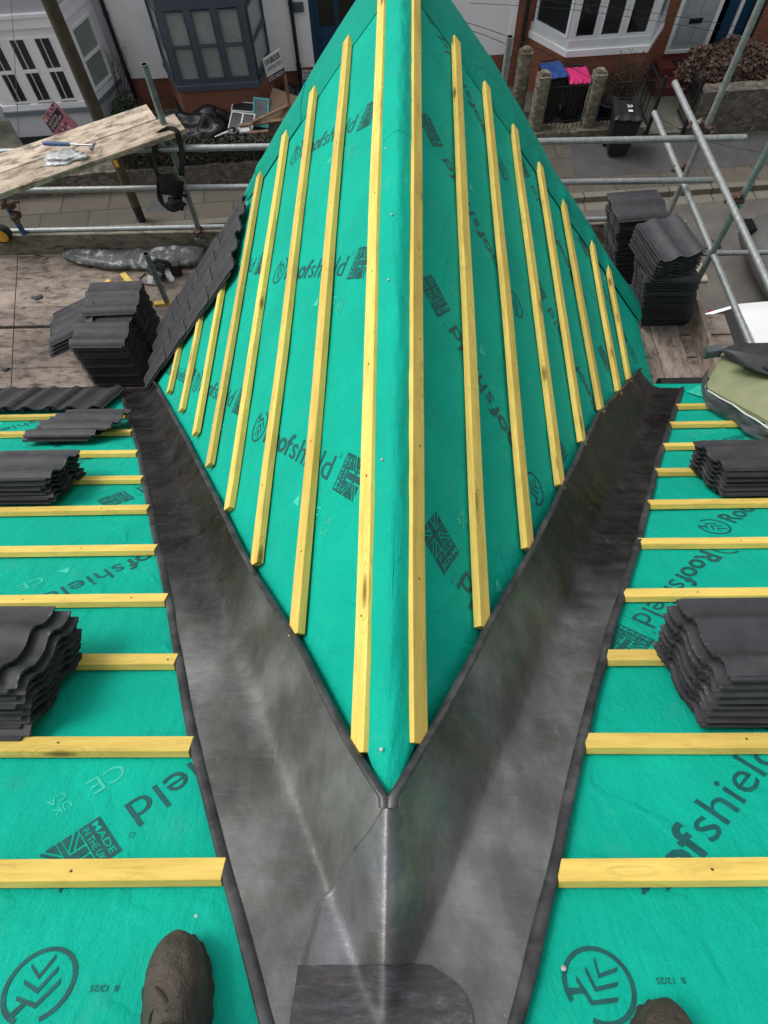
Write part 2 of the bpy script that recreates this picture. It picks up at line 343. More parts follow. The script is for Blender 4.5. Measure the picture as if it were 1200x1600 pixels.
M_BINB = simple('blue_plastic', (.02, .07, .26), .45, var=.2)
M_BOOT = simple('worn_brown_leather', (.055, .044, .034), .68, 0, .5, 9, (.13, .11, .088), .9, 34, .012)
M_SOLE = simple('boot_sole', (.03, .027, .024), .8, var=.4, scale=20)
M_LACE = simple('boot_lace', (.02, .018, .015), .8)
M_YEL = simple('yellow_plastic', (.75, .42, .03), .45, var=.15)
M_YOFF = simple('batten_offcut', (.80, .55, .10), .6, var=.15, scale=20)
M_STEEL = simple('bare_steel', (.40, .40, .40), .35, .9, var=.3)
M_OLIVE = simple('olive_board', (.29, .30, .17), .7, 0, .14, 5, (.22, .23, .13), .4, 30, .006)
M_DKSHEET = simple('dark_sheet', (.028, .029, .032), .55, 0, .4, 10, (.06, .062, .066), .6, 20, .01)
M_GRSHEET = simple('grey_sheet', (.085, .092, .105), .5, 0, .3, 6, (.05, .055, .06), .6, 14, .015)
M_CARDB = simple('brown_card', (.20, .135, .085), .85, 0, .25, 4, (.12, .085, .06))
M_TIMB = simple('scrap_timber', (.25, .16, .10), .8, 0, .3, 6, (.12, .08, .05))
M_TEAL = simple('teal_frame', (.05, .36, .38), .5, var=.15)
M_SILV = simple('silver_grey_plastic', (.10, .12, .13), .4, .2, var=.3)
M_BARK = simple('twig_bark', (.06, .045, .035), .9, var=.3, scale=20)
def leaf_mat(name, a, b_):
    m, nt, b = new_mat(name); g = N(nt, 'ShaderNodeTexCoord'); n = noise_t(nt, g.outputs['Object'], 7, 5, .7)
    L(nt, ramp(nt, n, [(.35, a), (.68, b_)]), b.inputs['Base Color']); b.inputs['Roughness'].default_value = .7; return m
M_HEDGE = leaf_mat('hedge_leaf', (.018, .020, .010), (.050, .045, .025))
M_SHRUB = leaf_mat('russet_leaf', (.040, .030, .022), (.16, .085, .06))
M_GRLEAF = leaf_mat('green_leaf', (.020, .035, .012), (.05, .075, .03))
def film_mat():
    m, nt, b = new_mat('crumpled_clear_film'); v = coords(nt, rnd=False); n = noise_t(nt, v, 9, 8, .7)
    c = ramp(nt, n, [(.40, (.04, .042, .045)), (.54, (.11, .115, .12)), (.64, (.55, .57, .58))])
    L(nt, c, b.inputs['Base Color']); b.inputs['Roughness'].default_value = .4; b.inputs['Coat Weight'].default_value = .25
    bump(nt, b, noise_t(nt, v, 16, 8, .65), .9, .03); return m
M_FILM = film_mat()
M_BAGW = simple('clear_bag', (.52, .52, .52), .25, 0, .3, 12, (.25, .25, .26), .9, 24, .02, coat=.6)
M_SIGNP = None
# ------------------------------------------------------------------ mesh helpers
class MB:
    def __init__(s): s.v = []; s.f = []; s.mi = []; s.sm = []
    def add(s, vs, fs, mi=0, smooth=False):
        o = len(s.v); s.v += [V(p) for p in vs]; s.f += [tuple(i+o for i in f) for f in fs]; s.mi += [mi]*len(fs); s.sm += [smooth]*len(fs)
        return s
    def hexa(s, p, mi=0):           # 8 points: bottom ring 0-3, top ring 4-7
        return s.add(p, [(3, 2, 1, 0), (4, 5, 6, 7), (0, 1, 5, 4), (1, 2, 6, 5), (2, 3, 7, 6), (3, 0, 4, 7)], mi)
    def box(s, a, b, mat=None, mi=0):
        x0, y0, z0 = a; x1, y1, z1 = b
        p = [V(q) for q in ((x0, y0, z0), (x1, y0, z0), (x1, y1, z0), (x0, y1, z0), (x0, y0, z1), (x1, y0, z1), (x1, y1, z1), (x0, y1, z1))]
        if mat is not None: p = [mat @ q for q in p]
        return s.hexa(p, mi)
    def stbox(s, u0, u1, v0, v1, z0, z1, mi=0): return s.box((u0, v0, z0), (u1, v1, z1), MST, mi)
    def prism(s, poly, vec, mi=0, smooth=False):
        n = len(poly); p = [V(q) for q in poly] + [V(q)+V(vec) for q in poly]
        s.add(p, [tuple(range(n-1, -1, -1)), tuple(range(n, 2*n))], mi)
        return s.add(p, [(i, (i+1) % n, n+(i+1) % n, n+i) for i in range(n)], mi, smooth)
    def tube(s, pts, r, seg=12, mi=0, caps=True, smooth=True):
        pts = [V(p) for p in pts]; n = len(pts); rs = r if isinstance(r, (list, tuple)) else [r]*n
        vs = []; ref = None
        for i, p in enumerate(pts):
            t = (pts[min(i+1, n-1)]-pts[max(i-1, 0)]).normalized()
            if ref is None: ref = t.orthogonal().normalized()
            ref = (ref - t*ref.dot(t)).normalized(); bi = t.cross(ref)
            for k in range(seg):
                a = 2*math.pi*k/seg; vs.append(p+(ref*math.cos(a)+bi*math.sin(a))*rs[i])
        fs = [(i*seg+k, i*seg+(k+1) % seg, (i+1)*seg+(k+1) % seg, (i+1)*seg+k) for i in range(n-1) for k in range(seg)]
        s.add(vs, fs, mi, smooth)
        if caps: s.add(vs, [tuple(range(seg-1, -1, -1)), tuple(range((n-1)*seg, n*seg))], mi)
        return s
    def lathe(s, base, prof, seg=20, mi=0, axis=V((0, 0, 1))):
        pts = [V(base)+axis*z for r, z in prof]; return s.tube(pts, [max(r, .0005) for r, z in prof], seg, mi) if False else s._lathe(V(base), prof, seg, mi, axis)
    def _lathe(s, base, prof, seg, mi, axis):
        a = axis.orthogonal().normalized(); b = axis.cross(a); vs = []
        for r, z in prof:
            for k in range(seg):
                t = 2*math.pi*k/seg; vs.append(base+axis*z+(a*math.cos(t)+b*math.sin(t))*r)
        n = len(prof)
        return s.add(vs, [(i*seg+k, i*seg+(k+1) % seg, (i+1)*seg+(k+1) % seg, (i+1)*seg+k) for i in range(n-1) for k in range(seg)], mi, True)
    def grid(s, fn, nu, nv, mi=0, smooth=True, thick=None):
        vs = [fn(i/(nu-1), j/(nv-1)) for j in range(nv) for i in range(nu)]
        fs = [(j*nu+i, j*nu+i+1, (j+1)*nu+i+1, (j+1)*nu+i) for j in range(nv-1) for i in range(nu-1)]
        s.add(vs, fs, mi, smooth)
        if thick:
            tv = V(thick); vs2 = [p-tv for p in vs]
            s.add(vs2, [tuple(reversed(f)) for f in fs], mi, smooth)
            rim = [i for i in range(nu)] + [j*nu+nu-1 for j in range(1, nv)] + [(nv-1)*nu+i for i in range(nu-2, -1, -1)] + [j*nu for j in range(nv-2, 0, -1)]
            q = [vs[i] for i in rim]+[vs2[i] for i in rim]; k = len(rim)
            s.add(q, [(i, i+k, (i+1) % k+k, (i+1) % k) for i in range(k)], mi)
        return s
    def ico(s, c, r, sub=2, mi=0, nz=0, sc=(1, 1, 1), seed=0):
        bm = bmesh.new(); bmesh.ops.create_icosphere(bm, subdivisions=sub, radius=1)
        vs = []
        for v in bm.verts:
            k = 1+nz*noise.noise(v.co*2.1+V((seed, seed, 0)))
            vs.append(V(c)+V((v.co.x*sc[0], v.co.y*sc[1], v.co.z*sc[2]))*r*k)
        fs = [tuple(x.index for x in f.verts) for f in bm.faces]; bm.free()
        return s.add(vs, fs, mi, True)
    def build(s, name, mats, parent=None, frame=None, bevel=0, recalc=True):
        if not isinstance(mats, (list, tuple)): mats = [mats]
        if frame is None:
            if parent is not None: frame = world_of(parent)
            else:
                mn = [min(p[i] for p in s.v) for i in range(3)]; mx = [max(p[i] for p in s.v) for i in range(3)]
                frame = Matrix.Translation(((mn[0]+mx[0])/2, (mn[1]+mx[1])/2, mn[2]))
        inv = frame.inverted()
        me = bpy.data.meshes.new(name); me.from_pydata([inv @ p for p in s.v], [], s.f)
        for mt in mats: me.materials.append(mt)
        for p, i, sm in zip(me.polygons, s.mi, s.sm): p.material_index = i; p.use_smooth = sm
        if recalc or bevel:
            bm = bmesh.new(); bm.from_mesh(me)
            if bevel:
                bmesh.ops.remove_doubles(bm, verts=bm.verts, dist=1e-5)
                bmesh.ops.recalc_face_normals(bm, faces=bm.faces)
                bmesh.ops.bevel(bm, geom=[e for e in bm.edges if len(e.link_faces) == 2 and e.calc_face_angle(0) > .5], offset=bevel, segments=2, affect='EDGES', clamp_overlap=True)
            else: bmesh.ops.recalc_face_normals(bm, faces=bm.faces)
            bm.to_mesh(me); bm.free()
        o = bpy.data.objects.new(name, me); C.objects.link(o)
        place(o, frame, parent); return o
WM = {}
def world_of(o): return WM[o.name]
def place(o, frame, parent=None):
    WM[o.name] = frame.copy()
    if parent is not None:
        o.parent = parent; o.matrix_local = world_of(parent).inverted() @ frame
    else: o.matrix_world = frame
def tag(o, label=None, cat=None, group=None, kind=None):
    if label: o['label'] = label
    if cat: o['category'] = cat
    if group: o['group'] = group
    if kind: o['kind'] = kind
    return o
def thing(name, label, cat, frame, group=None):
    o = bpy.data.objects.new(name, None); o.empty_display_size = .1; C.objects.link(o); place(o, frame)
    return tag(o, label, cat, group)
def fr(o, x, z=None, y=None):     # frame: origin, X axis, approx Z axis
    x = V(x).normalized(); z = V(z) if z is not None else V((0, 0, 1))
    if z.cross(x).length < 1e-3: z = x.orthogonal()
    y = z.cross(x).normalized(); z = x.cross(y)
    m = Matrix((x, y, z)).transposed().to_4x4(); m.translation = V(o); return m
def stfr(u, v, z=0): m = MST.copy(); m.translation = st(u, v, z); return m
def beam(name, p0, p1, up, w, h, mat, parent=None, bevel=.002, wob=0, nx=2):
    """rectangular timber from p0 to p1 lying with its bottom centre line on p0-p1"""
    p0 = V(p0); p1 = V(p1); fm = fr(p0, p1-p0, up); Ln = (p1-p0).length
    b = MB(); secs = []
    for i in range(nx):
        x = Ln*i/(nx-1); dy = wob*noise.noise(V((x*.9+p0.x*7, p0.y*3, 1))) ; dz = wob*.5*(noise.noise(V((x*1.3, p0.x*5, 7)))+.5)
        secs.append([fm @ V((x, -w/2+dy, dz)), fm @ V((x, w/2+dy, dz)), fm @ V((x, w/2+dy, h+dz)), fm @ V((x, -w/2+dy, h+dz))])
    vs = [q for s_ in secs for q in s_]
    fs = [(3, 2, 1, 0), tuple(4*(nx-1)+k for k in range(4))]
    for i in range(nx-1):
        for k in range(4): fs.append((4*i+k, 4*i+(k+1) % 4, 4*(i+1)+(k+1) % 4, 4*(i+1)+k))
    b.add(vs, fs)
    if name == 'batten':
        x = .16+.3*random.random()
        while x < Ln:
            c = V((x, w*.12*random.uniform(-1, 1), h+wob*.75)); c.z = h+wob*.5*(noise.noise(V((x*1.3, p0.x*5, 7)))+.5)+.0006
            b.add([fm @ (c+V((math.cos(a)*.0035, math.sin(a)*.0035, 0))) for a in [i_*math.pi/4 for i_ in range(8)]], [tuple(range(8))], 1); x += .40
        mat = [mat, M_NAILD]
    return b.build(name, mat, parent, fm, bevel=bevel)

# ================================================================== SETTING
def strip(name, poly, z, mat, kind='structure', thick=None):
    b = MB()
    if thick: b.prism([V((p.x, p.y, z)) for p in poly], (0, 0, thick))
    else: b.add([V((p.x, p.y, z)) for p in poly], [tuple(range(len(poly)))])
    o = b.build(name, mat, frame=MST.copy()); tag(o, kind=kind); return o
def rect_st(u0, u1, v0, v1): return [st(u0, v0, 0), st(u1, v0, 0), st(u1, v1, 0), st(u0, v1, 0)]
strip('ground', rect_st(-150, 150, -120, 180), -.14, M_ASPH)
strip('road', rect_st(-80, 80, 5.6, 11.14), -.11, M_ASPH)
strip('pavement', rect_st(-80, 80, 11.30, 13.1), -.13, M_FLAG, thick=.13)
strip('kerb', rect_st(-80, 80, 11.15, 11.297), -.13, M_KERB, thick=.134)
strip('gutter', rect_st(-80, 80, 10.9, 11.147), -.106, M_KERB)
strip('near_pavement', rect_st(-80, 80, 4.2, 5.6), -.13, M_FLAG, thick=.13)
strip('front_yards', rect_st(-80, 80, 13.1, 15.2), -.13, M_CONC, thick=.15)
# dark tarmac repair in the pavement and a path
tag(strip('pavement_repair', [st(4.6, 11.75, 0), st(9.5, 11.75, 0), st(9.5, 12.75, 0), st(4.75, 12.95, 0)], .004, M_TARMAC), kind='structure')
tag(strip('pavement_patch', [st(-4.0, 11.6, 0), st(-3.1, 11.62, 0), st(-3.15, 12.1, 0), st(-3.9, 12.05, 0)], .004, M_TARMAC), kind='structure')
tag(strip('garden_path', rect_st(6.4, 7.1, 12.95, 14.5), .024, M_CONC), kind='structure')
tag(strip('tiled_path', rect_st(6.85, 8.0, 14.3, 14.9), .028, M_CONCRED), kind='structure')

# ================================================================== OWN HOUSE
house = thing('house', 'house under our feet with green membrane roof, yellow battens and dark lead valleys', 'house', Matrix.Translation((0, 0, 0)))
TEV = 3.90                                       # slope length to the eaves
DEV = 2.86
LOX = [(-.2, .16), (-.01, .22), (.30, .37), (.67, .55), (1.23, .78), (1.78, 1.02), (2.82, 1.47), (3.94, 2.0)]
ROX = [(-.2, .16), (-.01, .24), (.09, .29), (.41, .43), (.83, .62), (1.2, .80), (1.73, 1.07), (2.54, 1.45), (3.74, 2.06)]
LIN = [(.37, 0.), (.5, .14), (.8, .42), (1.12, .76), (1.53, 1.14), (2.14, 1.71), (3.1, 2.64), (3.3, 2.86)]
RIN = [(.37, 0.), (.44, .07), (.58, .2), (.85, .43), (1.13, .69), (1.61, 1.09), (2.2, 1.58), (3.35, 2.8)]
def lerp(tab, x):
    if x <= tab[0][0]: return tab[0][1]
    for (a, b), (c, d) in zip(tab, tab[1:]):
        if x <= c: return b+(d-b)*(x-a)/(c-a)
    (a, b), (c, d) = tab[-2:]; return b+(d-b)*(x-a)/(c-a)
def inv(tab, y):                                 # x for a given value
    return lerp([(b, a) for a, b in tab], y)
# --- main membranes
def main_membrane(side):
    b = MB(); nt_, nx_ = 96, 60
    def fn(i, j):
        t = -1.1 + j*(TEV+1.1+.03); xv = max(0, .4725*t)
        x = side*(xv + (4.6-xv)*(i**1.6))
        return P_main(x, t, wr(x, t, side))
    b.grid(fn, nx_, nt_, thick=V((0, 0, .004)))
    o = b.build('roof_membrane', M_MEM, house, frame=fr(A0, (1, 0, 0), NMAIN)); return o
mmL = main_membrane(-1); mmR = main_membrane(1)
# lapped upper course of membrane (edge shows just below the nearest batten)
def lap(side, tb, t0, hh, par):
    b = MB()
    def fn(i, j):
        x = side*(max(0, .4725*t0)+.02 + (4.6)*(i**1.5)); te = tb+.006*noise.noise(V((x*2, side, tb)))
        t = t0+(te-t0)*j
        return P_main(x, t, wr(x, t, side)+hh*(1 if j < 1 else .3))
    b.grid(fn, 50, 30, thick=NMAIN*.002); return b.build('membrane_lap', M_MEM, par)
for mmo, sd_ in ((mmL, -1), (mmR, 1)):
    lap(sd_, .228, -1.1, .0045, mmo); lap(sd_, 1.14, .30, 0, mmo) if False else None
# --- dormer membranes with the flap hanging over the gable verge
FOLD = 4.02
def fold_at(side, d): return FOLD if side > 0 else lerp([(0, 4.02), (1.35, 4.0), (1.6, 3.84), (2.9, 3.78)], d)
def dorm_membrane(side):
    b = MB()
    def fn(i, j):
        d = .0 + i*DEV; y0 = max(0, d*math.cos(BE)/RAT)-.02*0
        y0 = d*math.cos(BE)/RAT
        w = j
        if w < .88:
            y = y0+(fold_at(side, d)-y0)*(w/.88); h = wr(y, d, 3+side)
            h -= .0
            return P_dorm(side, y, d, h)
        k = (w-.88)/.12
        return P_dorm(side, fold_at(side, d)+.02*k, d, wr(fold_at(side, d), d, 3+side)-.03*k)
    b.grid(fn, 72, 100, thick=dn(side)*.003)
    return b.build('roof_membrane', M_MEM, house, frame=fr(A0, URIDGE, dn(side)))
dmL = dorm_membrane(-1); dmR = dorm_membrane(1)
# loose strip of the same membrane laid over the batten ends along each verge
BD = {1: [], -1: []}
def verge_strip(side, par):
    pieces = ((.02, 1.02, 0), (.96, 2.10, .004), (1.98, 2.88, .008)) if side > 0 else ((.02, .92, 0), (.86, 1.50, .004))
    for n_, (da, db, lift) in enumerate(pieces):
        b = MB()
        def fn(i, j):
            d = da+(db-da)*i
            out = lerp([(0, 4.58), (.4, 4.72), (.9, 4.76), (1.07, 4.74), (1.10, 4.55), (1.35, 4.42), (1.6, 4.16), (2.2, 4.10), (2.9, 4.02)] if side > 0 else [(0, 4.38), (.4, 4.32), (.85, 4.24), (.9, 4.18), (1.1, 4.13), (1.35, 4.03), (1.5, 3.90), (1.6, 3.86)], d)+.018*noise.noise(V((d*3, side, n_)))
            inn = 3.84+.012*noise.noise(V((d*4, side, 9)))
            y = inn+(out-inn)*j
            hb = 0
            for q in BD[side]: hb = max(hb, math.exp(-((d-q)/.05)**2))
            k = min(1, j/.3); k2 = max(0, 1-max(0, y-3.95)/.10); h = .004+lift+(.022*hb*k*k2+.018*k*(1+.8*noise.noise(V((d*2, y*2, side)))))
            if y > 4.05: h -= .18*(y-4.05)**1.5
            return P_dorm(side, y, d, h+wr(y, d, 3+side))
        b.grid(fn, 46, 16, thick=dn(side)*.002); b.build('verge_strip', M_MEM_SHADE, par)
# ridge cover strip
b = MB()
def fn(i, j):
    a = (i-.5)*2; y = .365+j*3.88; d = abs(a)*(.105+.012*noise.noise(V((j*6, a, 2))))*min(1, .12+(y-.365)/.16)
    s_ = 1 if a > 0 else -1
    xx = abs(a)*.11
    hh = .010*math.exp(-(a/.3)**2)+.004
    p = P_dorm(s_, y, d, 0); q = A0+URIDGE*y
    z = -TB*(math.sqrt((d*math.cos(BE))**2+.0010))+.032
    w = p.copy(); w.z = APEX+min(z, -.004)+.007+.004*noise.noise(V((y*3, a*2, 1)))+.003*noise.noise(V((y*11, a*4, 1)))
    return w
b.grid(fn, 21, 150, thick=(0, 0, .003)); ridge_strip = b.build('ridge_membrane_strip', M_MEM, house)
b = MB()                                          # second piece lapped over the first
def fn2(i, j): p = fn(i, (.35+j*.9)/3.95*1.0); p.z += .004; return p
def fn3(i, j): p = fn(.02+.96*i, (2.35+j*1.55)/3.95); p.z += .0015; return p
b.grid(fn3, 21, 60, thick=(0, 0, .001)); b.build('lap_piece', M_MEM, ridge_strip)
# --- battens: main roof
def lead_edge_main(side, t): return (lerp(LOX if side < 0 else ROX, t))
ML = [1388, 1186, 1049, 951, 870, 805.5, 757.5, 715.5, 682, 655]
MR = [1388, 1182, 1043, 944, 861, 799, 748, 706, 672.5, 643]
for side, ys, xm in ((-1, ML, 300), (1, MR, 920)):
    for k, py in enumerate(ys):
        t = main_px(xm-8*k if side < 0 else xm+6*k, py)[1]
        tilt = .0
        x0 = lead_edge_main(side, t+.025)+.004
        p0 = P_main(side*x0, t+.025, .005); p1 = P_main(side*4.5, t+.025+.012*random.uniform(-1, 1), .005)
        if side < 0: p0, p1 = p1, p0
        beam('batten', p0, p1, NMAIN, .051, .0245, M_BAT, house, .0007, .007, 14)
# --- battens: dormer.  (near-end pixel, far-end pixel) of the edge nearer the ridge
RB = [((630, 1178), (638.5, 100)), ((737, 1000), (703, 80)), ((813, 880), (753, 153)), ((866, 781), (798, 219)), ((904, 722), (839, 282)), ((934, 668), (876.5, 336)), ((962, 632), (908, 387)), ((978, 601), (939.5, 433))]
LB = [((584.5, 1206), (606, 100)), ((480, 1010), (550, 85)), ((414, 882), (497, 160)), ((369, 795), (451, 235)), ((338, 727), (410, 295)), ((315, 678), (372, 352)), ((292, 641), (340, 430)), ((272, 612), (302, 520))]
for side, tab in ((1, RB), (-1, LB)):
    for k, (a, c) in enumerate(tab):
        y0, d0 = dorm_px(*a, side); y1, d1 = dorm_px(*c, side)
        if k == 0: y1_, y1 = y1, 4.35; d1 = d0+(d1-d0)*(y1-y0)/(y1_-y0)
        if side < 0 and k >= 5: y1_ = 3.85; d1 = d0+(d1-d0)*(y1_-y0)/(y1-y0); y1 = y1_
        if abs(d1-d0) > .06: d1 = d0+.02
        y1 = max(y1, 3.80)+.12 if not (side < 0 and k >= 5) else 3.74; BD[side].append(d1+.025)
        y0 = max(y0, inv(LIN if side < 0 else RIN, d0+(.045 if side < 0 else .052))+(.004 if side < 0 else .014))
        beam('batten', P_dorm(side, y0, d0+.025, .005), P_dorm(side, y1, d1+.025, .005), dn(side), .051, .0245, M_BAT, house, .0007, .009, 16)
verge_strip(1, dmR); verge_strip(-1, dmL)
# --- lead valleys
def lz(x, y, off): return V((x, y, surf_z(x, y)+off))
def lead_valley(side, off, xleft=None):
    tab_o, tab_i = (LOX, LIN) if side < 0 else (ROX, RIN)
    yend = 3.25 if side < 0 else 3.12
    b = MB(); nj, ni = 330, 61
    def fn(i, j):
        y = -.16+(yend+.16)*j
        t = y/math.cos(AL)
        xo = lerp(tab_o, t); xc = max(0, RAT*y)
        if y <= .37: xi = 0 if xleft is None else -xleft(y)
        else:
            xi = lerp([(a, d*math.cos(BE)) for a, d in tab_i], y)
            if side > 0 and xleft is not None: xi = max(xi, -0.0)
        # the middle column follows the crease exactly and the columns crowd towards it
        xx = math.sqrt(max(0, (max(0, y)*RAT+.01414)**2-.0002)); Xc = (side*xx+max(0, y)*math.sin(SK))/math.cos(SK)
        Xi = side*xi+max(0, y)*math.sin(SK); q = abs(i-.5)*2; q = .35*q+.65*q**2.6
        X = Xc+(side*xo-Xc)*q if i < .5 else Xc+(Xi-Xc)*q
        x = abs(X)
        up = min(1, max(0, (y-.7)/.8)); cr = noise.noise(V((X*3, y*22, side)))
        wv = .005*noise.noise(V((X*5, y*4, side*3)))+(.0015+.0035*up)*cr+.003*noise.noise(V((X*13, y*9, side+7)))
        lapz = 0; bow = .10*math.sin(math.pi*i)*(.6 if side < 0 else -.2)
        for yl in ((1.62, 2.62) if side < 0 else (1.42, 2.45)):
            lapz += .007/(1+math.exp((y-(yl-bow))*160))
        e = 0
        return lz(X, y, off+wv+e+lapz)
    b.grid(fn, ni, nj, thick=(0, 0, .0045))
    o = b.build('lead_valley', [M_LEAD], house)
    # folded edge (welt): a flat doubled band along each free edge
    for ii in (0.0, 1.0):
        w = MB(); Y0 = -.16 if ii == 0 else .352
        def wf(i, j):
            y = Y0+(yend-Y0)*j; jj = (y+.16)/(yend+.16)
            a = fn(ii, jj); c = fn(ii+(.08 if ii == 0 else -.08), jj); d = V((c.x-a.x, c.y-a.y, 0))
            if d.length < 1e-5: d = V((side*-.001, 0, 0))
            d = V((1 if c.x > a.x else -1, 0, 0)) if abs(c.x-a.x) > 1e-4 else V((side, 0, 0))
            wd = (.030 if ii == 0 else .024)*(1+.15*noise.noise(V((y*5, side, ii))))
            x_ = -.004+wd*i
            q = a+d*x_; k = noise.noise(V((y*9, i*2, side*3+ii)))
            hh = .004+.0075*(math.sin(math.pi*min(1, max(0, i)))**.5)+.0022*k
            return V((q.x+.003*noise.noise(V((y*6, 5, side+ii))), q.y, max(surf_z(q.x, q.y)+off+.002, a.z-.03*i*0)+hh-.002))
        w.grid(wf, 9, 150, thick=(0, 0, .004)); w.build('folded_edge', M_LEADE, o)
    return o
SADT = sorted((q.y, q.x) for q in (surf_hit(px, py, .01) for px, py in ((603, 1254), (590, 1275), (575, 1300), (556, 1320), (540, 1343), (528, 1370), (516, 1392), (498, 1407), (486, 1440), (477, 1470), (466, 1510), (456, 1580), (446, 1680))))
def sadleft(y): return lerp(SADT, y)             # x of the saddle's free edge over the left sheet
vl = lead_valley(-1, .013)
def xl(y): return sadleft(y)
def right_valley():
    o = lead_valley(1, .016)
    b = MB()
    def fn(i, j):
        y = -.16+.53*j; xl_ = sadleft(y); xr = .04
        x = xl_+(xr-xl_)*i; wv = .0022*noise.noise(V((x*22, y*5, 2)))+.003*noise.noise(V((x*9, y*12, 5)))
        return lz(x, y, .033+wv*(1-i)*1.8-.004*i+(.004*math.sin(math.pi*i/.06) if i < .06 else 0))
    b.grid(fn, 34, 40, thick=(0, 0, .003)); b.build('lead_saddle', M_LEADB, o)
    return o
vr = right_valley()
b = MB()
PT = [(1508, 465, 672), (1520, 464, 690), (1535, 462, 712), (1555, 459, 728), (1575, 455, 736), (1600, 452, 740), (1640, 446, 738), (1680, 442, 735)]
def fn(i, j):
    py = 1508+(1680-1508)*j
    l_ = lerp([(a, b_) for a, b_, c in PT], py); r_ = lerp([(a, c) for a, b_, c in PT], py)
    py += 3.5*noise.noise(V((i*5, 0, 3)))*(1-j); p = surf_hit(l_+(r_-l_)*i, py, .038); return V((p.x, p.y, surf_z(p.x, p.y)+.0385+.002*noise.noise(V((p.x*18, p.y*18, 1)))))
b.grid(fn, 40, 26, thick=(0, 0, .003)); b.build('lead_patch', M_LEADP, vr)
# --- membrane print
def raster(fn, nx, ny):
    out = []
    for j in range(ny):
        i = 0
        while i < nx:
            if fn((i+.5)/nx, (j+.5)/ny):
                k = i
                while k < nx and fn((k+.5)/nx, (j+.5)/ny): k += 1
                out.append((i/nx, j/ny, k/nx, (j+1)/ny)); i = k
            else: i += 1
    return out
def segd(px, py, a, b_):
    ax, ay = a; bx, by = b_; dx, dy = bx-ax, by-ay; t = max(0, min(1, ((px-ax)*dx+(py-ay)*dy)/(dx*dx+dy*dy)))
    return math.hypot(px-ax-t*dx, py-ay-t*dy)
def flag(u, v):                   # union flag, u 0..1 v 0..1 (aspect 1.5)
    x, y = (u-.5)*1.5, v-.5
    if abs(x) < .075 or abs(y) < .075: return True
    if abs(x) < .13 or abs(y) < .13: return False
    dd = min(segd(x, y, (-.75, -.5), (.75, .5)), segd(x, y, (-.75, .5), (.75, -.5)))
    if dd < .035: return True
    if dd < .105: return False
    return True
_tc = {}
def text_mesh(s, bold=0, space=1):
    k = (s, bold)
    if k in _tc: return _tc[k]
    cu = bpy.data.curves.new('txt', 'FONT'); cu.body = s; cu.size = 1; cu.offset = bold; cu.resolution_u = 3; cu.space_character = space
    o = bpy.data.objects.new('txt', cu); C.objects.link(o)
    dg = bpy.context.evaluated_depsgraph_get(); dg.update()
    me = bpy.data.meshes.new_from_object(o.evaluated_get(dg)); vs = [(v.co.x, v.co.y) for v in me.vertices]; fs = [tuple(p.vertices) for p in me.polygons]
    bpy.data.objects.remove(o); bpy.data.curves.remove(cu); bpy.data.meshes.remove(me)
    x0 = min(v[0] for v in vs); x1 = max(v[0] for v in vs)
    _tc[k] = ([(v[0]-x0, v[1]) for v in vs], fs, x1-x0); return _tc[k]
class Print2D:                    # collects flat print in a plane's own 2D coordinates
    def __init__(s, P): s.P = P; s.mb = MB()
    def put(s, pts, fs, o, e, n, mi=0, dh=0):
        w = [s.P(o[0]+e[0]*x+n[0]*y, o[1]+e[1]*x+n[1]*y, .0014+dh) for x, y in pts]
        s.mb.add(w, fs, mi)
    def text(s, body, o, e, n, length, height, bold=0, mi=0, dh=0):
        vs, fs, w = text_mesh(body, bold); s.put([(x/w*length, y*height) for x, y in vs], fs, o, e, n, mi, dh)
    def rects(s, rs, o, e, n, w, h, mi=0, dh=0):
        for a, b_, c, d in rs: s.put([(a*w, b_*h), (c*w, b_*h), (c*w, d*h), (a*w, d*h)], [(0, 1, 2, 3)], o, e, n, mi, dh)
    def ring(s, o, e, n, r, wd, a0=0, a1=360, mi=0):
        k = 44; pts = []
        for i in range(k+1):
            a = R(a0+(a1-a0)*i/k); pts += [(r*math.cos(a), r*math.sin(a)), ((r-wd)*math.cos(a), (r-wd)*math.sin(a))]
        s.put(pts, [(2*i, 2*i+2, 2*i+3, 2*i+1) for i in range(k)], o, e, n, mi)
    def poly(s, pts, o, e, n, mi=0): s.put(pts, [tuple(range(len(pts)))], o, e, n, mi)
FLAGR = raster(flag, 54, 36)
def chevrons(pr, o, e, n, r):
    pr.ring(o, e, n, r, r*.13, 125, 445)
    for k, dx in enumerate((-.42, -.02, .38)):
        w = .13; sx = .42
        # each chevron: two bars meeting in a point, opening upwards
        pts = [(-.62+.16*k, dx+.24), (-.05, dx-.14-.02), (.58-.10*k, dx+.30), (.58-.10*k, dx+.30-w*1.2), (-.05, dx-.14-w*1.3), (-.62+.16*k, dx+.24-w)]
        q = [(x*r*.95, -y*r*.95-.08*r) for x, y in pts]
        pr.put(q, [(0, 1, 4, 5), (1, 2, 3, 4)], o, e, n)
    pr.poly([(-.80*r, .55*r), (-.68*r, .70*r), (-.30*r, .42*r), (-.36*r, .30*r)], o, e, n)
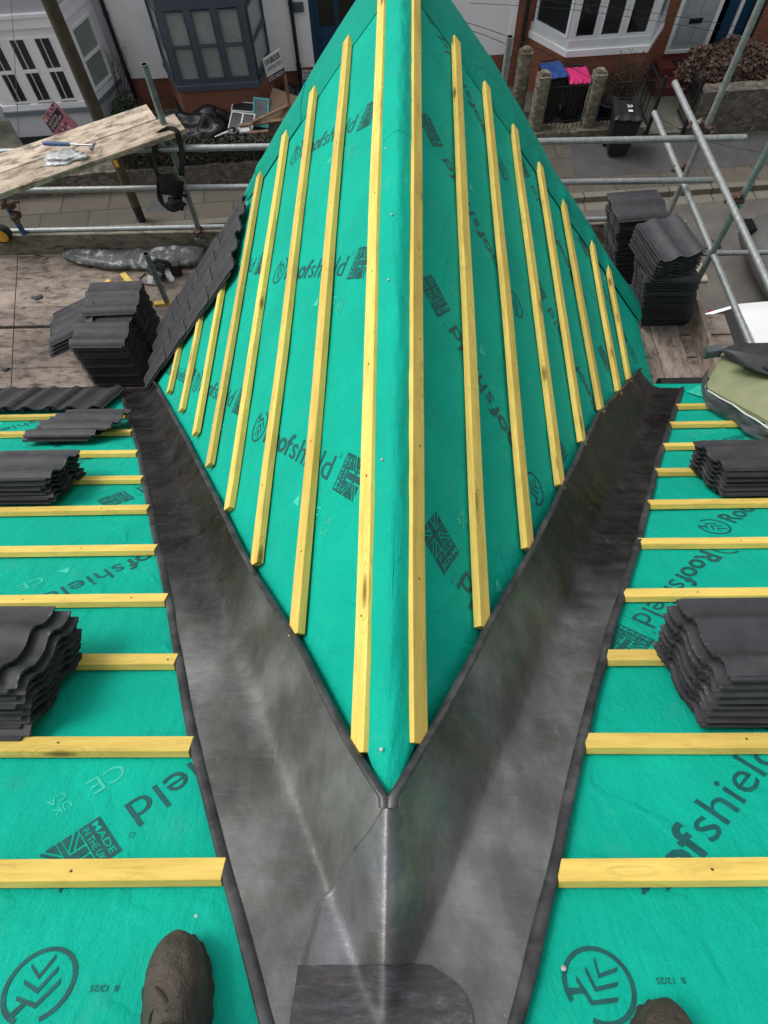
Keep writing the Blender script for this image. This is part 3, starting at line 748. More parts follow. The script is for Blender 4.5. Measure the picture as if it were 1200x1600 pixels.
def logo(pr, c, m, flip=1, pale=True, sc=1):
    """the whole mark: ring, word, emblem. c = ring centre, m = emblem centre, in plane coordinates"""
    ex, ey = m[0]-c[0], m[1]-c[1]; Ln = math.hypot(ex, ey); e = (ex/Ln, ey/Ln); n = (-e[1]*flip, e[0]*flip)
    at = lambda a, b_: (c[0]+e[0]*a+n[0]*b_, c[1]+e[1]*a+n[1]*b_)
    chevrons(pr, c, e, n, .068*sc)
    W0 = .095; W1 = Ln-.095; wl = W1-W0; h = .118*sc
    pr.text('Roof', at(W0, -.045), e, n, wl*.44, h, .022)
    pr.text('shield', at(W0+wl*.455, -.045), e, n, wl*.52, h*1.02, 0)
    pr.ring(at(W1+.006, .045), e, n, .007, .0015)
    # emblem, its own writing turned along n
    o = at(Ln-.055, -.06); H = .125
    pr.text('MADE', o, n, (-e[0], -e[1]), .001, .001) if False else None
    # dark plates with lettering left in membrane green
    pr.rects([(0, 0, 1, 1)], o, e, n, .052, H)
    q = lambda a, b_: (o[0]+e[0]*a+n[0]*b_, o[1]+e[1]*a+n[1]*b_)
    me = (-e[0], -e[1])
    pr.text('MADE', q(.023, .008), n, me, H-.016, .022, .01, 1, .0006)
    pr.text('IN THE UK', q(.047, .008), n, me, H-.016, .022, .006, 1, .0006)
    pr.rects(FLAGR, q(.056, 0), (e), n, .085, H)
    if pale:
        pr.text('UK', at(Ln-.02, -.16), e, n, .045, .035, 0, 2); pr.text('CA', at(Ln-.02, -.195), e, n, .045, .035, 0, 2)
        pr.text('CE', at(Ln-.16, -.18), e, n, .09, .075, 0, 2)
        pr.poly([(0, 0), (.05, 0), (.025, .045)], at(Ln-.27, -.17), e, n, 2)

PM = [M_PRINT, M_MEM, M_PRINTL]
def on_main(side, skip=None): return lambda x, t, h: P_main(x, t, h+wr(x, t, side))
def on_dorm(side): return lambda y, d, h: P_dorm(side, y, d, h+wr(y, d, 3+side))
def keep_print(pr, name, parent, cond):
    mb = pr.mb; out = MB()
    for f, mi in zip(mb.f, mb.mi):
        c = sum((mb.v[i] for i in f), V())/len(f)
        if cond(c): out.add([mb.v[i] for i in f], [tuple(range(len(f)))], mi)
    return out.build(name, PM, parent, recalc=False)
pr = Print2D(on_dorm(-1))
for c, k0, k1 in (((1.79, .88), -1, 3), ((2.62-.92, 1.80), -1, 3), ((2.35, 2.62), 0, 2)):
    for k in range(k0, k1):
        cc = (c[0]+.90*k, c[1]); 
        if cc[0] < 3.95: logo(pr, cc, (cc[0]-.53, cc[1]-.66), 1)
def in_dorm(side):
    def f(p):
        q = p-A0; y = q.dot(URIDGE); d = q.dot(dv(side)); return .115 < d < DEV-.01 and d*math.cos(BE)/RAT+.02 < y < FOLD-.01
    return f
keep_print(pr, 'printed_marks', dmL, in_dorm(-1))
pr = Print2D(on_dorm(1))
for c, k0, k1 in (((1.48, .82), -1, 3), ((2.25, 1.70), -1, 2), ((2.34, 2.52), 0, 2)):
    for k in range(k0, k1):
        cc = (c[0]+.95*k, c[1]); logo(pr, cc, (cc[0]+.50, cc[1]-.60), -1)
keep_print(pr, 'printed_marks', dmR, in_dorm(1))
def in_main(side):
    def f(p):
        q = p-A0; t = q.y*math.cos(AL)-q.z*math.sin(AL); return side*q.x > lead_edge_main(side, t)-.03 and t < TEV
    return f
pr = Print2D(lambda x, t, h: P_main(x, t, h+wr(x, t, -1)))
for m_ in ((-.70, .34), (-1.36, 1.24), (-1.33, 2.17), (-2.3, 2.10), (-2.6, 3.0), (-2.35, 1.2), (-2.2, .3), (-3.3, 2.8), (-1.95, 2.95)):
    logo(pr, (m_[0]+.56, m_[1]+.56), m_, 1)
def spot(px, py): return main_px(px, py)
def bigring(pr, pc, side_up, r=.068):
    c = spot(*pc); a = R(side_up); e = (math.cos(a), math.sin(a)); n = (e[1], -e[0]); chevrons(pr, c, e, n, r)
mk0 = keep_print(pr, 'printed_marks', mmL, lambda p: in_main(-1)(p) and (p-A0).y*math.cos(AL)-(p-A0).z*math.sin(AL) > .236)
pr = Print2D(lambda x, t, h: P_main(x, t, h+wr(x, t, -1)+.0048))
bigring(pr, (63, 1540), 20)
c = spot(188, 1542); pr.text('B  12/25', c, (-1, 0), (0, -1), .055, .016, .01)
mk = keep_print(pr, 'printed_marks', mmL, in_main(-1))
pr = Print2D(lambda x, t, h: P_main(x, t, h+wr(x, t, 1)+.0048))
bigring(pr, (935, 1540), -30)
c = spot(1068, 1530); pr.text('B  12/25', c, (-1, 0), (0, -1), .055, .016, .01)
keep_print(pr, 'printed_marks', mmR, in_main(1))
pr = Print2D(lambda x, t, h: P_main(x, t, h+wr(x, t, 1)))
logo(pr, (.40, .10), (1.10, .70), 1)
logo(pr, (1.38, 1.66), (.80, 1.07), 1)
logo(pr, (1.42, 1.82), (2.0, 2.3), 1); logo(pr, (2.45, 3.05), (1.85, 2.75), 1); logo(pr, (2.3, 1.4), (1.8, .9), 1); logo(pr, (1.45, .0), (2.0, .5), 1)
for i in range(26):                              # dotted setting-out line
    x = .63+i*.021; pr.poly([(0, 0), (.009, 0), (.009, .002), (0, .002)], (x, .755+.01*math.sin(i*.12)), (1, 0), (0, 1), 2)
keep_print(pr, 'printed_marks', mmR, lambda p: in_main(1)(p) and (p-A0).y*math.cos(AL)-(p-A0).z*math.sin(AL) > .236)
# nail heads
M_NAIL = simple('nail_head_metal', (.42, .43, .43), .5, .2)
def nail(p, n_, par, r=.006, mt=None):
    b = MB(); b._lathe(V(p), [(.0003, .0026), (r*.7, .0024), (r, .0014), (r, 0)], 12, 0, V(n_).normalized()); b.build('nail_head', M_NAIL, par)
x, t = spot(880, 1517); nail(P_main(x, t, .009), NMAIN, mmR, .0055)
x, t = spot(307, 1433); nail(P_main(x, t, .003), NMAIN, mmL, .0045)
for px, py in ((597, 718), (596, 1171), (602, 232), (607, 437), (612, 335)):
    q = surf_hit(px, py, .012); nail(q, V((-.3, 0, 1)), ridge_strip, .0042)
# --- wall, fascia, gutter, verge boards
b = MB()
b.box((-8, -6, -.1), (-1.83, 3.02, 4.42)); b.box((1.83, -6, -.1), (8, 3.02, 4.42))
b.box((-1.72, -6, -.1), (1.86, 3.68, 4.40))
b.prism([V((-1.70+.09, 3.68, 4.40)), V((1.70+.09, 3.68, 4.40)), V((.09, 3.68, 6.50))], V((0, -1.0, 0)))
b.build('wall', M_OWNB, house)
b = MB()
for s_ in (-1, 1):
    x0, x1 = sorted((s_*2.02, s_*8)); b.box((x0, 3.05, 4.36), (x1, 3.07, 4.54))
b.build('fascia', M_TOE, house)
b = MB()
for s_ in (-1, 1):
    b.tube([(s_*2.0, 3.27, 4.49), (s_*8, 3.27, 4.49)], .055, 14)
b.build('gutter', M_BLACKP, house)
b = MB()
for s_ in (1,):
    b.hexa([P_dorm(s_, 3.98, .05, -.13), P_dorm(s_, 4.0, .05, -.13), P_dorm(s_, 4.0, DEV, -.13), P_dorm(s_, 3.98, DEV, -.13), P_dorm(s_, 3.98, .05, -.008), P_dorm(s_, 4.0, .05, -.008), P_dorm(s_, 4.0, DEV, -.008), P_dorm(s_, 3.98, DEV, -.008)])
b.build('verge_board', M_PLANK, house)
b = MB()                                          # mortar / rough eaves filling at the lead ends, dormer eaves board
for s_ in (1,):
    b.hexa([P_dorm(s_, 3.22, DEV-.02, -.10), P_dorm(s_, 4.0, DEV-.02, -.10), P_dorm(s_, 4.0, DEV+.02, -.10), P_dorm(s_, 3.22, DEV+.02, -.10), P_dorm(s_, 3.22, DEV-.02, -.006), P_dorm(s_, 4.0, DEV-.02, -.006), P_dorm(s_, 4.0, DEV+.02, -.006), P_dorm(s_, 3.22, DEV+.02, -.006)])
b.build('eaves_board', M_TOE, house)
b = MB()
for k in range(60):
    s_ = 1; y = 3.25+random.random()*.75; p = P_dorm(1, y, DEV+.02+random.random()*.05, -.02); b.ico(p, random.uniform(.012, .03), 1, 0, .5, seed=k)
b.build('mortar_bed', M_CONC, house)

# ================================================================== TILES
TL, TW = .42, .332
def tprof(w):
    a = (w/TW*2) % 1.0
    c_ = .5+.5*math.cos(2*math.pi*(a-.25)); return .026*c_**1.7
def make_tile():
    b = MB(); nx, ny = 10, 34; th = .0125
    def top(i, j):
        x = i/(nx-1)*TL; w = j/(ny-1)*TW; z = tprof(w)+th
        if j == 0: z -= .006
        if x < .012 or x > TL-.008: z -= .004
        return V((x, w, z))
    vs = [top(i, j) for j in range(ny) for i in range(nx)]; vb = [V((i/(nx-1)*TL, j/(ny-1)*TW, tprof(j/(ny-1)*TW)-(.0 if 2 < j < ny-3 else -.004))) for j in range(ny) for i in range(nx)]
    fs = [(j*nx+i, j*nx+i+1, (j+1)*nx+i+1, (j+1)*nx+i) for j in range(ny-1) for i in range(nx-1)]
    b.add(vs, fs, 0, True); b.add(vb, [tuple(reversed(f)) for f in fs], 1, True)
    for i in (0, nx-1):
        q = [vs[j*nx+i] for j in range(ny)]+[vb[j*nx+i] for j in range(ny)]
        q = [p+V(((.008*noise.noise(V((p.y*55, p.z*120, i)))), 0, 0)) for p in q]
        b.add(q, [(j, j+1, ny+j+1, ny+j) for j in range(ny-1)], 1)
    for j in (0, ny-1):
        q = [vs[j*nx+i] for i in range(nx)]+[vb[j*nx+i] for i in range(nx)]
        b.add(q, [(i, i+1, nx+i+1, nx+i) for i in range(nx-1)], 0)
    # interlocking lip along one side, nibs under the head
    b.box((.02, TW-.001, .004), (TL-.006, TW+.012, .0110)); b.box((.006, -.012, .005), (TL-.02, .001, .0120))
    for w in (.06, .23): b.box((.012, w, -.008), (.028, w+.035, .012))
    return b
_tm = {}
def tile_mesh(i):
    if i not in _tm:
        random.seed(100+i); o = make_tile().build('roof_tile', [M_TILE, M_TEND], frame=Matrix.Identity(4)); _tm[i] = o.data; WM.pop(o.name, None); bpy.data.objects.remove(o)
    return _tm[i]
ORD = ['topmost', 'second', 'third', 'fourth', 'fifth', 'sixth', 'seventh', 'eighth', 'ninth', 'tenth', 'eleventh', 'twelfth', 'thirteenth', 'fourteenth', 'fifteenth', 'sixteenth', 'seventeenth', 'eighteenth', 'nineteenth', 'twentieth', 'twenty-first', 'twenty-second', 'twenty-third', 'twenty-fourth', 'twenty-fifth', 'twenty-sixth', 'twenty-seventh', 'twenty-eighth']
tmesh = tile_mesh(0)
def put_tile(mat, label, group):
    o = bpy.data.objects.new('roof_tile', tmesh); C.objects.link(o); place(o, mat); tag(o, label, 'roof tile', group); return o
def stack(frame, n, where, group, pitch=.0245, jx=.006, jy=.006, jr=1.0, lean=(0, 0), slides=None):
    for k in range(n):
        r_ = n-1-k; ordn = ORD[r_]
        dx = lean[0]*k/n+random.uniform(-jx, jx); dy = lean[1]*k/n+random.uniform(-jy, jy)
        if slides and k in slides: dx += slides[k][0]; dy += slides[k][1]
        m_ = frame @ Matrix.Translation((dx, dy, k*pitch+.001)) @ Matrix.Translation((TL/2, TW/2, 0)) @ Matrix.Rotation(R(random.uniform(-jr, jr)), 4, 'Z') @ Matrix.Translation((-TL/2, -TW/2, 0))
        lab = (f'topmost dark grey tile of {where}' if r_ == 0 else f'dark grey tile lying {ordn} from the top in {where}') if r_ < n-1 else f'bottom dark grey tile of {where}'
        put_tile(m_, lab, group)
def roof_frame(x, t, h, flipx=False):             # tile length along x, profile along the slope, origin at the up-slope corner
    o = P_main(x, t, h); X = V((1, 0, 0)); Y = P_main(0, 1)-P_main(0, 0)
    Z = NMAIN; m_ = Matrix((X, -Y*-1, Z)).transposed().to_4x4()
    # right-handed: X x Y must equal Z ; Y points down-slope (forward)
    m_ = Matrix((X, Y, X.cross(Y))).transposed().to_4x4()
    m_.translation = o; return m_
random.seed(3)
stack(roof_frame(.86, .66, .026), 8, 'the big stack at the right edge beside the lead valley', 'tiles stacked at the right edge near the viewer', slides={7: (.03, 0), 0: (-.01, .01), 1: (-.005, 0)}, lean=(.0, .0))
stack(roof_frame(1.54, 2.06, .026), 6, 'the small stack below the olive bundle on the right', 'tiles in the farther right-hand stack')
stack(roof_frame(-1.40, .66, .026), 8, 'the big stack at the left edge nearest the viewer', 'tiles stacked at the left edge near the viewer', slides={7: (-.05, 0), 6: (-.01, .005), 0: (0, -.02)}, jx=.012)
stack(roof_frame(-2.01, 2.06, .026), 6, 'the middle stack at the left edge', 'tiles in the middle left-hand stack', jx=.014)
stack(roof_frame(-2.13, 2.88, .026), 3, 'the thin pile under the laid eaves row at left', 'tiles in the thin left-hand pile', jx=.02, slides={2: (.06, .05), 0: (-.03, 0)})
# laid eaves row on the left main slope
X = V((1, 0, 0)); Yd = P_main(0, 1)-P_main(0, 0)
for k in range(6):
    o = P_main(-1.93-k*.30, 3.44, .03)-NMAIN*.0
    m_ = Matrix((Yd, -X, NMAIN)).transposed().to_4x4()
    if m_.determinant() < 0: m_ = Matrix((Yd, X, NMAIN)).transposed().to_4x4()
    m_.translation = o+NMAIN*(.0015*k)
    put_tile(m_ @ Matrix.Rotation(R(-1.5), 4, 'Y'), ['laid tile of the left eaves row, nearest the lead valley', 'laid tile of the left eaves row, second from the lead valley', 'laid tile of the left eaves row, third from the lead valley', 'laid tile of the left eaves row, fourth from the lead valley', 'laid tile of the left eaves row, fifth from the lead valley', 'laid tile of the left eaves row, farthest from the lead valley'][k], 'tiles laid along the left eaves')
# laid tiles over the left dormer verge: two columns, four courses
random.seed(5)
for c in range(2):
    for k in range(4):
        y = 3.80-c*.315; d = 2.90-.345*k
        dd = dv(-1); nn = dn(-1)
        # length axis down-slope, profile along the ridge direction
        Yv = nn.cross(dd)
        m_ = Matrix((dd, Yv, nn)).transposed().to_4x4()
        org = P_dorm(-1, y, d-TL, .03+.004*c)
        if Yv.dot(URIDGE) > 0: org = P_dorm(-1, y-.33, d-TL, .03+.004*c)
        m_.translation = org
        col = ('the gable-edge column', 'the column nearer the viewer')[c]
        put_tile(m_ @ Matrix.Rotation(R(1.8), 4, 'Y'), f'tile laid {["lowest", "second up", "third up", "highest"][k]} in {col} over the dormer verge', 'tiles laid over the left dormer verge')
# stacks on the right scaffold
def flat_frame(x, y, z, rot=0, tilt=(0, 0)):
    return Matrix.Translation((x, y, z)) @ Matrix.Rotation(R(rot), 4, 'Z') @ Matrix.Rotation(R(tilt[0]), 4, 'X') @ Matrix.Rotation(R(tilt[1]), 4, 'Y')
ZB = 4.2
random.seed(11)
stack(flat_frame(2.10, 4.14, ZB+.002, -1), 20, 'the tall front stack on the right scaffold', 'tiles in the front stack on the right scaffold', pitch=.0320, jx=.008, lean=(-.20, -.17), slides={k: ((7-k)*.0, 0) for k in range(3)})
stack(flat_frame(2.28, 4.02, ZB+.002+25*.0255+.02, 104, (0, 0)), 7, 'the turned pile crowning the tall right scaffold stack', 'turned tiles on top of the right scaffold stack', pitch=.0285)
stack(flat_frame(1.96, 4.62, ZB+.002, 4), 25, 'the rear stack on the right scaffold', 'tiles in the rear stack on the right scaffold', pitch=.0275, jx=.014, lean=(-.16, -.02))
# stacks on the left scaffold
stack(flat_frame(-2.41, 3.57, ZB+.002, 0), 18, 'the front stack on the left scaffold', 'tiles in the front stack on the left scaffold', pitch=.028, jx=.006, lean=(.02, -.01))
stack(flat_frame(-2.37, 3.88, ZB+.002, 2), 19, 'the rear stack on the left scaffold', 'tiles in the rear stack on the left scaffold', pitch=.028, jx=.010, lean=(.02, -.03))
for k in range(4):
    m_ = Matrix.Translation((-2.66+.012*k, 3.66+.012*k, ZB+.26+.03*k)) @ Matrix.Rotation(R(10), 4, 'Z') @ Matrix.Rotation(R(-20), 4, 'Y')
    put_tile(m_, f'tilted tile, {["lowest", "second up", "third up", "highest"][k]} of four leaning on the left scaffold stack', 'tilted tiles leaning on the left scaffold stack')

# ================================================================== SCAFFOLD
scaf = thing('scaffold', 'galvanised tube scaffold around the roof edge with guard rails and couplers', 'scaffold', Matrix.Translation((0, 5.1, 0)))
RT_ = .0242
def tube(p0, p1, mat=M_GALV, name='tube'):
    p0, p1 = V(p0), V(p1); fm = fr(p0, (p1-p0).orthogonal(), p1-p0)
    b = MB(); b.tube([p0, p1], RT_, 18, caps=False); b.tube([p1, p0], RT_-.004, 18, mi=1, caps=False)
    for a, c in ((p0, (p1-p0).normalized()), (p1, (p0-p1).normalized())):
        ring = []; ax = c.orthogonal().normalized(); bx = c.cross(ax); s_ = 18
        vs = [a+(ax*math.cos(2*math.pi*k/s_)+bx*math.sin(2*math.pi*k/s_))*rr for rr in (RT_, RT_-.004) for k in range(s_)]
        b.add(vs, [(k, (k+1) % s_, s_+(k+1) % s_, s_+k) for k in range(s_)])
    return b.build(name, [mat, M_DARKIN], scaf, fr(p0, p1-p0))
def coupler(p, a1, a2):
    """double coupler: two half shells round crossing tubes, bolts sticking out"""
    p = V(p); a1 = V(a1).normalized(); a2 = V(a2).normalized(); b = MB()
    nrm = a1.cross(a2).normalized()
    for a, s_ in ((a1, -1), (a2, 1)):
        c = p+nrm*s_*RT_*1.05
        b.tube([c-a*.026, c+a*.026], RT_+.006, 14)
        side = a.cross(nrm).normalized()
        b.tube([c+side*.03-nrm*.04*1, c+side*.03+nrm*.045], .007, 8)
        b.tube([c+side*.03+nrm*.034*s_, c+side*.03+nrm*.056*s_], .013, 6, smooth=False)
        b.tube([c-side*.033-a*.02, c-side*.033+a*.02], .009, 8)
    return b.build('coupler', M_RUST, scaf)
YO = 5.08
# horizontal guard rails along the street side
tr0 = at_y(0, 239, YO); tr1 = at_y(1165, 215, YO); top_z = (tr0.z+tr1.z)/2
tube(at_y(1165, 215, YO), at_y(-300, 243, YO))
lr1 = at_y(1115, 284, YO); tube(at_y(1008, 283.5, YO+.02)+V((.55, 0, 0)), at_y(-200, 301, YO+.02))
# return rails on the right
A1 = at_z(1054, 129, 5.27); A2 = at_z(1200, 442, 5.27); dA = (A2-A1)
tube(A1, A1+dA*1.7)
B1 = at_z(1022, 176, 4.76); B2 = at_z(1170, 532, 4.76); dB = B2-B1
tube(B1, B1+dB*1.6)
# standards
ps1 = at_z(1100, 198, 5.22); tube((ps1.x+.03, ps1.y+.02, -.1), (ps1.x+.03, ps1.y+.02, 7.6)); X1, Y1 = ps1.x+.03, ps1.y+.02
ps2 = at_z(1150, 318, 5.2); tube((ps2.x+.02, ps2.y, -.1), (ps2.x+.02, ps2.y, 7.4), M_GALVG)
pl = at_y(225, 100, 5.16); tube((pl.x-.0, 5.16, 4.36), (pl.x, 5.16, pl.z), M_GALVG)
pc = at_y(797, 57, 5.2); tube((pc.x, 5.2, -.1), (pc.x, 5.2, pc.z))
bl = at_y(4, 305, 5.16); tube((bl.x-.02, 5.16, -.1), (bl.x-.02, 5.16, 5.1), M_BLUE)
s0 = at_z(262, 475, ZB); s1 = at_z(238, 409, 4.72); tube((s0.x, s0.y, -.1), (s0.x, s0.y, 4.74), M_GALVG)
for x in (-6.2, 6.2): tube((x, 5.2, -.1), (x, 5.2, 6.2))
tube((-2.6, 3.4, ZB-.09), (-2.6, 5.5, ZB-.09)); tube((2.72, 3.0, ZB-.09), (2.72, 5.5, ZB-.09)); tube((-4.2, 3.4, ZB-.09), (-4.2, 5.5, ZB-.09)); tube((.5, 4.3, ZB-.09), (.5, 5.5, ZB-.09))
tube((-8, 5.2, 4.412), (2.6, 5.2, 4.412)); tube((-8, 5.16, ZB-.15), (4.2, 5.16, ZB-.15)); tube((-8, 3.5, ZB-.15), (-1.9, 3.5, ZB-.15)); tube((2.0, 3.5, ZB-.15), (4.5, 3.5, ZB-.15))
Zv = V((0, 0, 1))
for (px, py, z, a) in ((1083, 190, 5.27, 'A'), (1143, 305, 5.27, 'A')):
    p = at_z(px+5, py+5, z-.01); coupler(p, dA, Zv)
for (px, py, z) in ((1062, 262, 4.76), (1113, 382, 4.76)):
    p = at_z(px, py, z-.01); coupler(p+V((.0, 0, 0)), dB, Zv)
coupler((X1, Y1, 5.2), V((1, 0, 0)), Zv)
p = at_y(250, 236, YO+.02); coupler(p, V((1, 0, 0)), Zv); coupler((pl.x, 5.14, 4.42), V((1, 0, 0)), Zv)
coupler((bl.x+.03, 5.12, 4.62), V((1, 0, 0)), Zv); coupler((bl.x+.03, 5.12, 4.74), V((0, 1, 0)), Zv)
coupler((pc.x, 5.16, 5.2), V((1, 0, 0)), Zv)
b = MB(); b.box((pl.x-.05, 5.11, 4.33), (pl.x+.05, 5.21, 4.36)); b.build('base_plate', M_GALV, scaf)
# boards
bn = 0
def board(p0, p1, label, mat=M_BOARD, w=.225, h=.038, up=(0, 0, 1), name='scaffold_board', cat='scaffold board', group='scaffold boards of the working platform'):
    o = beam(name, p0, p1, V(up), w, h, mat, None, .003, .003, 8); tag(o, label, cat, group)
    # galvanised end band
    return o
rowsL = [398, 425, 451, 478, 510, 543, 573, 608]
ybs = [at_z(100, y, ZB).y for y in rowsL]
names = ['nearest the toe board', 'second from the toe board', 'third from the toe board', 'fourth from toe board', 'fifth from toe board', 'sixth from the toe board', 'nearest the eaves']
for k in range(7):
    yc = (ybs[k]+ybs[k+1])/2; w = min(.225, ybs[k]-ybs[k+1]-.013)
    if k == 3: yc = ybs[3]-.115
    if k == 4: yc = ybs[5]+.1125-.002
    xe = 2.66 if yc > 4.28 else -1.84
    board((-8, yc, ZB-.038+.002*(k % 2)), (xe, yc+.006*random.uniform(-1, 1), ZB-.038+.003*(k % 3)), f'weathered platform board of the left working deck, {names[k]}')
# right platform: boards running out from the wall, board ends past the toe board
for k, x in enumerate((2.10, 2.335)):
    board((x+.02, 3.12, ZB-.038), (x-.02, 4.27, ZB-.038), ['stained board beside the right eaves running along the wall', 'stained board between the right eaves board and the inclined toe board'][k], w=.226)
board((2.25, 3.70, ZB-.078), (2.80, 3.70, ZB-.078), 'short stained board end tucked beside the olive bundle')
for k, (y, xe) in enumerate(((3.94, 2.89), (4.18, 2.89), (4.80, 2.85), (5.03, 2.84))):
    board((2.25, y, ZB-.078), (xe, y, ZB-.078), ['short board end sticking out nearest the white car', 'short board end sticking out just beyond the white-car one', 'pale board end sticking out behind the right tile stack, nearer one', 'pale board end sticking out behind the right tile stack, farther one'][k], mat=M_BOARD if k < 2 else M_PLANK)
for k, x in enumerate((3.3, 3.53, 3.76)):
    board((x, 2.2, ZB-.09), (x+.02, 3.3, ZB-.09), ['board under the olive bundle, nearest the valley', 'board under the olive bundle, middle one', 'board under the olive bundle, farthest right'][k])
# toe boards
board((-8, 5.15, ZB), (2.66, 5.15, ZB), 'long toe board on edge along the street side of the scaffold', M_TOE, .036, .215, name='toe_board', cat='toe board', group='toe boards')
t0 = at_z(1068, 492, ZB); t1 = at_z(1112, 652, ZB)
board((t0.x+.03, 4.40, ZB), (t1.x+.03, 3.06, ZB), 'stained toe board on edge beside the right tile stacks', M_BOARD, .036, .215, name='toe_board', cat='toe board', group='toe boards')
# two raised planks, left
q0 = at_z(0, 250, 5.36); q1 = at_z(0, 305, 5.36); q2 = at_z(272, 182, 5.36); q3 = at_z(290, 203, 5.36)
dirp = (V(q3)-V(q1)).normalized(); nn_ = V((-dirp.y, dirp.x, 0))
for k, (off, ext) in enumerate(((.1125, .0), (.352, -.14))):
    c0 = q1+nn_*off-dirp*1.5; c1 = q3+nn_*off+dirp*ext; c0.z = c1.z = 5.33-.002
    board(c0, c1, ['pale raised plank carrying the hammer, nearer of the pair', 'pale raised plank, farther of the pair, with the cut-back end'][k], M_PLANK, .228, .04, name='raised_plank', cat='plank', group='raised planks on the left guard rail')
b = MB(); e1 = q3+nn_*.1125; m_ = fr(V((e1.x, e1.y, 5.328)), dirp); b.box((-.03, -.117, -.002), (.004, .117, .043), m_)
tag(b.build('end_band', M_BLUE, frame=m_), 'blue metal band round the end of the raised plank', 'end band') if False else None

# hammer
def hammer():
    p = at_z(72, 233, 5.38); q = at_z(150, 236, 5.38); d = (q-p).normalized(); s_ = V((-d.y, d.x, 0)); Ln = (q-p).length
    t_ = thing('hammer', 'claw hammer with dark blue grip lying on the raised plank', 'hammer', fr(V((p.x, p.y, 5.372)), d))
    z = V((0, 0, .052)); p = V((p.x, p.y, 5.372)); q = V((q.x, q.y, 5.372))
    b = MB(); b.tube([p+z, p+z+d*.04, p+z+d*Ln*.5, p+z+d*Ln*.53], [.013, .017, .014, .012], 12); b.build('grip', M_BLUE, t_)
    b = MB(); b.tube([p+z+d*Ln*.5, q+z], .007, 10); b.build('shaft', M_STEEL, t_)
    b = MB(); b.tube([q+z-s_*.05, q+z-s_*.03, q+z-s_*.028, q+z+s_*.02, q+z+s_*.05-d*.012, q+z+s_*.075-d*.035], [.014, .014, .010, .012, .008, .004], 10); b.build('head', M_STEEL, t_)
hammer()
def lump(name, c, sx, sy, sz, mat, label, cat, rot=0, nz=.35, seed=0, sub=4, flat=.35, parent=None):
    b = MB(); bm = bmesh.new(); bmesh.ops.create_icosphere(bm, subdivisions=sub, radius=1); mr = Matrix.Rotation(R(rot), 3, 'Z'); vs = []
    for v in bm.verts:
        n1 = noise.noise(v.co*1.6+V((seed,)*3)); n2 = noise.noise(v.co*5+V((seed+3,)*3)); k = 1+nz*n1+nz*.45*n2
        p = V((v.co.x*sx*k, v.co.y*sy*k, max(v.co.z, -flat)*sz*k)); vs.append(V(c)+mr @ p+V((0, 0, flat*sz)))
    b.add(vs, [tuple(x.index for x in f.verts) for f in bm.faces], 0, True); bm.free()
    o = b.build(name, mat, parent)
    if parent is None: tag(o, label, cat)
    return o
c = at_z(100, 246, 5.38); c.z = 5.371; lump('clear_bag', c, .15, .07, .025, M_BAGW, 'crumpled clear plastic bag of fixings under the hammer', 'plastic bag', 12, .5, 4)
# harness hanging from the left standard
def harness():
    t_ = thing('safety_harness', 'black webbing safety harness hung on the greenish left standard', 'harness', Matrix.Translation((pl.x, 5.1, 4.7)))
    def strap(pts, name='strap', w=.022):
        P = [at_y(px, py, yy) for px, py, yy in pts]
        b = MB(); n = len(P); vs = []
        sm = []
        for i in range(n-1):
            for k in range(4):
                t = k/4; a = P[max(i-1, 0)]; b0 = P[i]; c0 = P[i+1]; d0 = P[min(i+2, n-1)]
                sm.append(.5*((2*b0)+(c0-a)*t+(2*a-5*b0+4*c0-d0)*t*t+(3*b0-a-3*c0+d0)*t**3))
        sm.append(P[-1])
        vs = []
        for i, p in enumerate(sm):
            tg = (sm[min(i+1, len(sm)-1)]-sm[max(i-1, 0)]).normalized(); sd2 = tg.cross(V((0, 1, 0)))
            sd2 = sd2.normalized() if sd2.length > .1 else V((1, 0, 0)); sd2 = (sd2+V((0, .5, 0))*math.sin(i*.5)).normalized()
            vs += [p-sd2*w-V((0, .003, 0)), p+sd2*w-V((0, .003, 0)), p+sd2*w+V((0, .003, 0)), p-sd2*w+V((0, .003, 0))]
        fs = []
        for i in range(len(sm)-1):
            for k in range(4): fs.append((4*i+k, 4*i+(k+1) % 4, 4*(i+1)+(k+1) % 4, 4*(i+1)+k))
        b.add(vs, fs, 0); return b.build(name, M_BLACKM, t_)
    strap([(262, 202, 5.08), (246, 212, 5.05), (241, 245, 5.05), (246, 272, 5.05), (262, 282, 5.04), (278, 290, 5.04)])
    strap([(262, 202, 5.08), (276, 206, 5.05), (283, 232, 5.05), (284, 262, 5.05), (283, 290, 5.05), (280, 312, 5.05)])
    strap([(250, 275, 5.04), (249, 300, 5.04), (254, 318, 5.04), (268, 328, 5.04), (283, 322, 5.04)])
    strap([(251, 290, 5.03), (262, 300, 5.03), (276, 302, 5.03), (292, 307, 5.04)])
    c = at_y(265, 292, 5.04)
    lump('padding', (c.x, c.y, c.z-.07), .085, .03, .10, M_BLACKM, '', '', 0, .5, 8, 3, .9, parent=t_)
    lump('pouch', (c.x+.01, c.y-.01, c.z-.20), .075, .035, .06, M_BLACKP, '', '', 0, .6, 3, 3, .9, parent=t_)
    for px, py in ((254, 224), (284, 279)):
        b = MB(); q = at_y(px, py, 5.03); b.box((q.x-.018, q.y-.006, q.z-.022), (q.x+.018, q.y+.006, q.z+.022)); b.build('buckle', M_STEEL, t_, bevel=.003)
harness()
